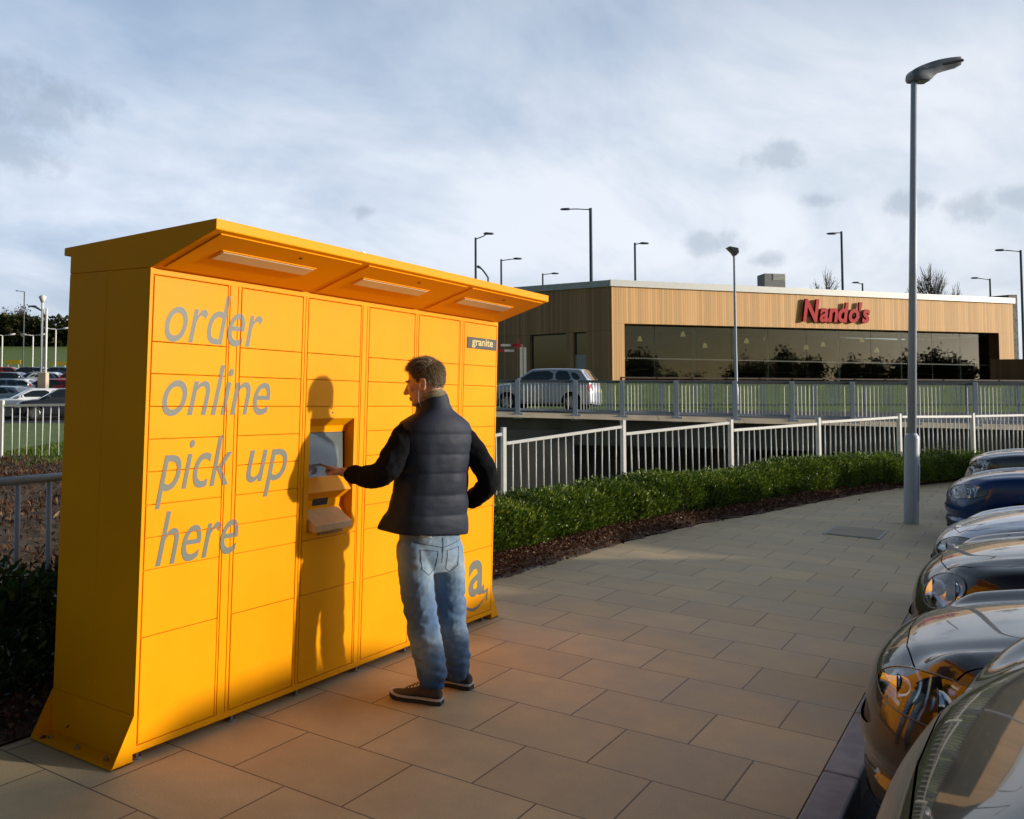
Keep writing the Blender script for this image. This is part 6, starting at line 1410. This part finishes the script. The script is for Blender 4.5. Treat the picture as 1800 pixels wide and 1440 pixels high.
for v in vv:
    u, a, b_, tl_ = sec(v); c = wp(u, v, 4.87); pz = puff(v) * min(1, max(0, (v - 728) / 30)); row = ring(c, a, b_, 2.25, 96, tilt=tl_ * 1.5)
    r2 = []
    for k, p in enumerate(row):
        w_ = 2 * PI * k / 96; out_ = (p - c); out_.z = 0; out_.normalize(); nz = mnoise.noise(Vector((p.x * 9, p.y * 9, p.z * 14))) * .004 + mnoise.noise(Vector((p.x * 25, p.y * 25, p.z * 40))) * .0014 + mnoise.noise(Vector((p.x * 14 + 5, p.y * 14, p.z * 5))) * .004
        g = min(1, max(0, (v - 735) / 30)); hem = max(0, (v - 895) / 39); droop = -.012 * hem * math.cos(w_) + .010 * hem * math.sin(w_ * 3) * .4
        # open front edges flare at the left hip
        fl = max(0, math.cos(w_ - 2.45)) ** 6 * hem * .045
        r2.append(tuple(p + out_ * (pz + nz * g * 1.0 + fl) + Vector((0, 0, droop)) - MO))
    rows.append(r2)
inn = [tuple(Vector(p) * 1.0 + ((wp(750, 932, 4.87) - MO) - Vector(p)).normalized() * .022 + Vector((0, 0, .03))) for p in rows[-1]]
rows.append([tuple(Vector(p) + ((wp(750, 932, 4.87) - MO) - Vector(p)).normalized() * .010 + Vector((0, 0, -.002))) for p in rows[-1]]); rows.append(inn)
c0 = wp(760, 702, 4.86) - MO; top_in = [[tuple(Vector(p) + (c0 - Vector(p)).normalized() * .010 + Vector((0, 0, .001))) for p in rows[0]], [tuple(Vector(p) + (c0 - Vector(p)).normalized() * .016 + Vector((0, 0, -.05))) for p in rows[0]]]
vm_.grid(top_in[::-1] + rows, closed=True); vo = vm_.build('gilet', M['vest'], man, smooth=True)
# piping at armholes
# --- sleeves (fleece)
def fold_noise(sc, amp, st=(1, 1, 1)):
    return lambda p, n_: amp * (mnoise.noise(Vector((p.x * sc * st[0], p.y * sc * st[1], p.z * sc * st[2]))) + .5 * mnoise.noise(Vector((p.x * sc * 2.3 * st[0], p.y * sc * 2.3, p.z * sc * 2.3 * st[2]))))
sl_m = MB(); limb(sl_m, [wp(742, 764, 4.81), wp(717, 763, 4.775), wp(694, 800, 4.73), wp(676, 830, 4.70), wp(648, 838, 4.76), wp(618, 834, 4.86)], [.058, .068, .076, .070, .060, .046], 20)
fuse(sl_m, 'sleeve', M['knit'], .007, man, smooth=3, disp=fold_noise(16, .008))
sl_m = MB(); limb(sl_m, [wp(786, 764, 4.91), wp(808, 762, 4.945), wp(838, 802, 4.94), wp(858, 842, 4.92), wp(850, 862, 4.97), wp(830, 878, 5.04)], [.056, .066, .068, .060, .058, .052], 20)
fuse(sl_m, 'sleeve', M['knit'], .007, man, smooth=3, disp=fold_noise(16, .008))
q = MB(); limb(q, [WL - hd_ * .035, WL - hd_ * .012], [.034, .033], 14); fuse(q, 'cuff', M['knit'], .005, man, smooth=1)
q = MB(); q.tube([WL - hd_ * .006 - MO, WL + hd_ * .004 - MO], .031, 20); q.build('watch_strap', M['steel'], man, smooth=False)
# --- scarf collar
sc_ = MB(); rows = []
for k in range(40):
    w_ = 2 * PI * k / 40; c = wp(759, 702, 4.86); cx_, sy_ = math.cos(w_), math.sin(w_); base = c + RH * (cx_ * .070) + FH * (sy_ * .074 + .004) + Vector((0, 0, -.030 * sy_ + .002)); od = (RH * cx_ + FH * sy_)
    rr = [tuple(base + od * math.cos(t) * .014 + Vector((0, 0, math.sin(t) * .026 + .004 * mnoise.noise(base * 30))) - MO) for t in np.linspace(0, 2 * PI, 12, endpoint=False)]; rows.append(rr)
rows.append(rows[0]); sc_.grid([r + [r[0]] for r in rows]); sc_.build('scarf', M['scarf'], man, smooth=True)
# --- jeans
jn = MB()
pel = wp(755, 940, 4.87); rows = []
for v, a, b_ in ((893, .165, .118), (915, .170, .120), (935, .174, .124), (955, .178, .128), (972, .176, .128), (988, .160, .118), (1002, .125, .095)):
    rows.append([tuple(p) for p in ring(wp(755, v, 4.87), a, b_, 2.2, 40)])
b0 = len(jn.v); jn.grid(rows, closed=True); jn.f.append(tuple(range(b0, b0 + 40))); jn.f.append(tuple(range(b0 + 240, b0 + 280)))
limb(jn, [wp(727, 968, 4.80), wp(733, 1030, 4.77), wp(742, 1092, 4.74), wp(749, 1130, 4.735), wp(756, 1165, 4.735), wp(759, 1196, 4.74)], [.096, .092, .083, .086, .082, .068], 22)
limb(jn, [wp(785, 966, 4.93), wp(789, 1030, 4.93), wp(792, 1088, 4.93), wp(797, 1125, 4.945), wp(802, 1155, 4.955), wp(803, 1180, 4.965)], [.094, .092, .086, .085, .078, .064], 22)
def jd(p, n_):
    z = p.z; w = 1 + 1.4 * math.exp(-((z - .42) / .12) ** 2) + 1.8 * math.exp(-((z - .12) / .10) ** 2)
    ang = math.atan2(p.y + .55, p.x - 1.5)
    f = mnoise.noise(Vector((p.x * 9, p.y * 9, z * 26 + p.x * 10))); g = mnoise.noise(Vector((p.x * 22, p.y * 22, z * 45 + 7))); h = 1 - abs(mnoise.noise(Vector((p.x * 11 + 3, p.y * 11, z * 20 - p.x * 14)))) * 2
    return (.0040 * w * f + .0018 * w * g + .0030 * w * max(0, h - .4))
jo = fuse(jn, 'jeans', M['denim'], .0055, man, smooth=9, disp=jd)
from mathutils.bvhtree import BVHTree
bv = BVHTree.FromPolygons([v.co for v in jo.data.vertices], [tuple(p.vertices) for p in jo.data.polygons])
M['stitch'] = mat('denim_seam', (.035, .055, .10), .9)
def on_jeans(x, dz, dirn):
    c = wp(755, 950, 4.87) - MO + RH * x + Vector((0, 0, dz)) if abs(dirn.dot(FH)) > .5 else None
    h = bv.ray_cast(c - dirn * .6, dirn); return h[0] - dirn * .0008 if h[0] is not None else None
def stitch(name, pts, r=.0015):
    P = []
    for (a, b_) in zip(pts[:-1], pts[1:]):
        for k in range(7):
            t = k / 7; q = on_jeans(a[0] + (b_[0] - a[0]) * t, a[1] + (b_[1] - a[1]) * t, FH)
            if q is not None: P.append(q)
    q = on_jeans(pts[-1][0], pts[-1][1], FH)
    if q is not None: P.append(q)
    m_ = MB(); m_.tube(P, r, 6); m_.build(name, M['stitch'], man, smooth=True)
for sx in (-1, 1): stitch('pocket_seam', [(sx * .030, -.035), (sx * .130, -.025), (sx * .124, -.125), (sx * .080, -.160), (sx * .036, -.135), (sx * .030, -.035)])
stitch('centre_seam', [(0, .035), (0, -.10)], .0018); stitch('yoke_seam', [(-.15, .012), (0, -.018), (.15, .012)])
q = MB(); limb(q, [wp(727, 938, 4.745), wp(744, 941, 4.73), wp(757, 944, 4.735)], [.008, .011, .006], 8); q.v = [tuple(Vector(p) - MO) for p in q.v]; q.build('shirt_tail', M['shirt'], man, smooth=True)
# --- shoes
def shoe(heel, toe, nm='shoe'):
    heel, toe = Vector(heel), Vector(toe); d = (toe - heel).normalized(); s_ = Vector((d.y, -d.x, 0)); Ln = (toe - heel).length
    prof = [(0, .026, .070, .0), (.03, .034, .085, .0), (.12, .038, .092, 0), (.24, .038, .098, 0), (.36, .039, .094, 0), (.48, .043, .074, 0), (.62, .049, .058, 0), (.78, .050, .047, 0), (.90, .042, .040, .004), (.97, .028, .030, .008), (1.0, .012, .020, .010)]
    up_m, so_m, st_m = MB(), MB(), MB(); rows = []; rs_, rt_ = [], []
    for t, w, h, z0 in prof:
        c = heel + d * (t * Ln); row = []
        for k in range(18):
            a = 2 * PI * k / 18; x = math.cos(a) * w * (1 if math.sin(a) < .2 else 1 - .35 * math.sin(a)); z = .022 + (h - .022) * (.5 + .5 * math.sin(a)); row.append(tuple(c + s_ * x + Vector((0, 0, z + z0)) - MO))
        rows.append(row)
    b0 = 0; up_m.grid(rows, closed=True); up_m.f.append(tuple(range(18))); up_m.f.append(tuple(range(180, 198)))
    root = up_m.build(nm, M['suede'], man, smooth=True, sub=1)
    for (z1, z2, grow, mm, nm2) in ((.0, .024, .004, M['sole'], 'sole'), (.0235, .032, .0055, M['solewhite'], 'sole_stripe')):
        m_ = MB(); outl = []
        for t, w, h, z0 in prof: outl.append((t, w + grow, z0))
        L_ = [heel + d * (t * Ln - (.004 if t == 0 else 0)) + s_ * w + Vector((0, 0, z0)) for t, w, z0 in outl] + [heel + d * (t * Ln - (.004 if t == 0 else 0)) - s_ * w + Vector((0, 0, z0)) for t, w, z0 in outl[::-1]]
        nl = len(L_); vs_ = [tuple(p + Vector((0, 0, z1)) - MO) for p in L_] + [tuple(p + Vector((0, 0, z2)) - MO) for p in L_]
        m_.add(vs_, [tuple(range(nl))[::-1], tuple(range(nl, 2 * nl))] + [(i, (i + 1) % nl, nl + (i + 1) % nl, nl + i) for i in range(nl)]); m_.build(nm2, mm, root, smooth=False)
    m_ = MB()
    for k in range(5):
        c = heel + d * ((.40 + k * .065) * Ln) + Vector((0, 0, .094 - k * .0085)); m_.tube([tuple(c - s_ * .022 - MO), tuple(c + Vector((0, 0, .007)) - MO), tuple(c + s_ * .022 - MO)], .0028, 6)
    m_.build('laces', M['sole'], root, smooth=True)
shoe((1.462, -.655, 0), (1.400, -.370, 0)); shoe((1.768, -.655, 0), (1.745, -.375, 0))

# ---------------------------------------------------------------- finish
bpy.context.view_layer.update()
for o in BG:
    if o.parent is None: o.matrix_world = MBG @ o.matrix_basis
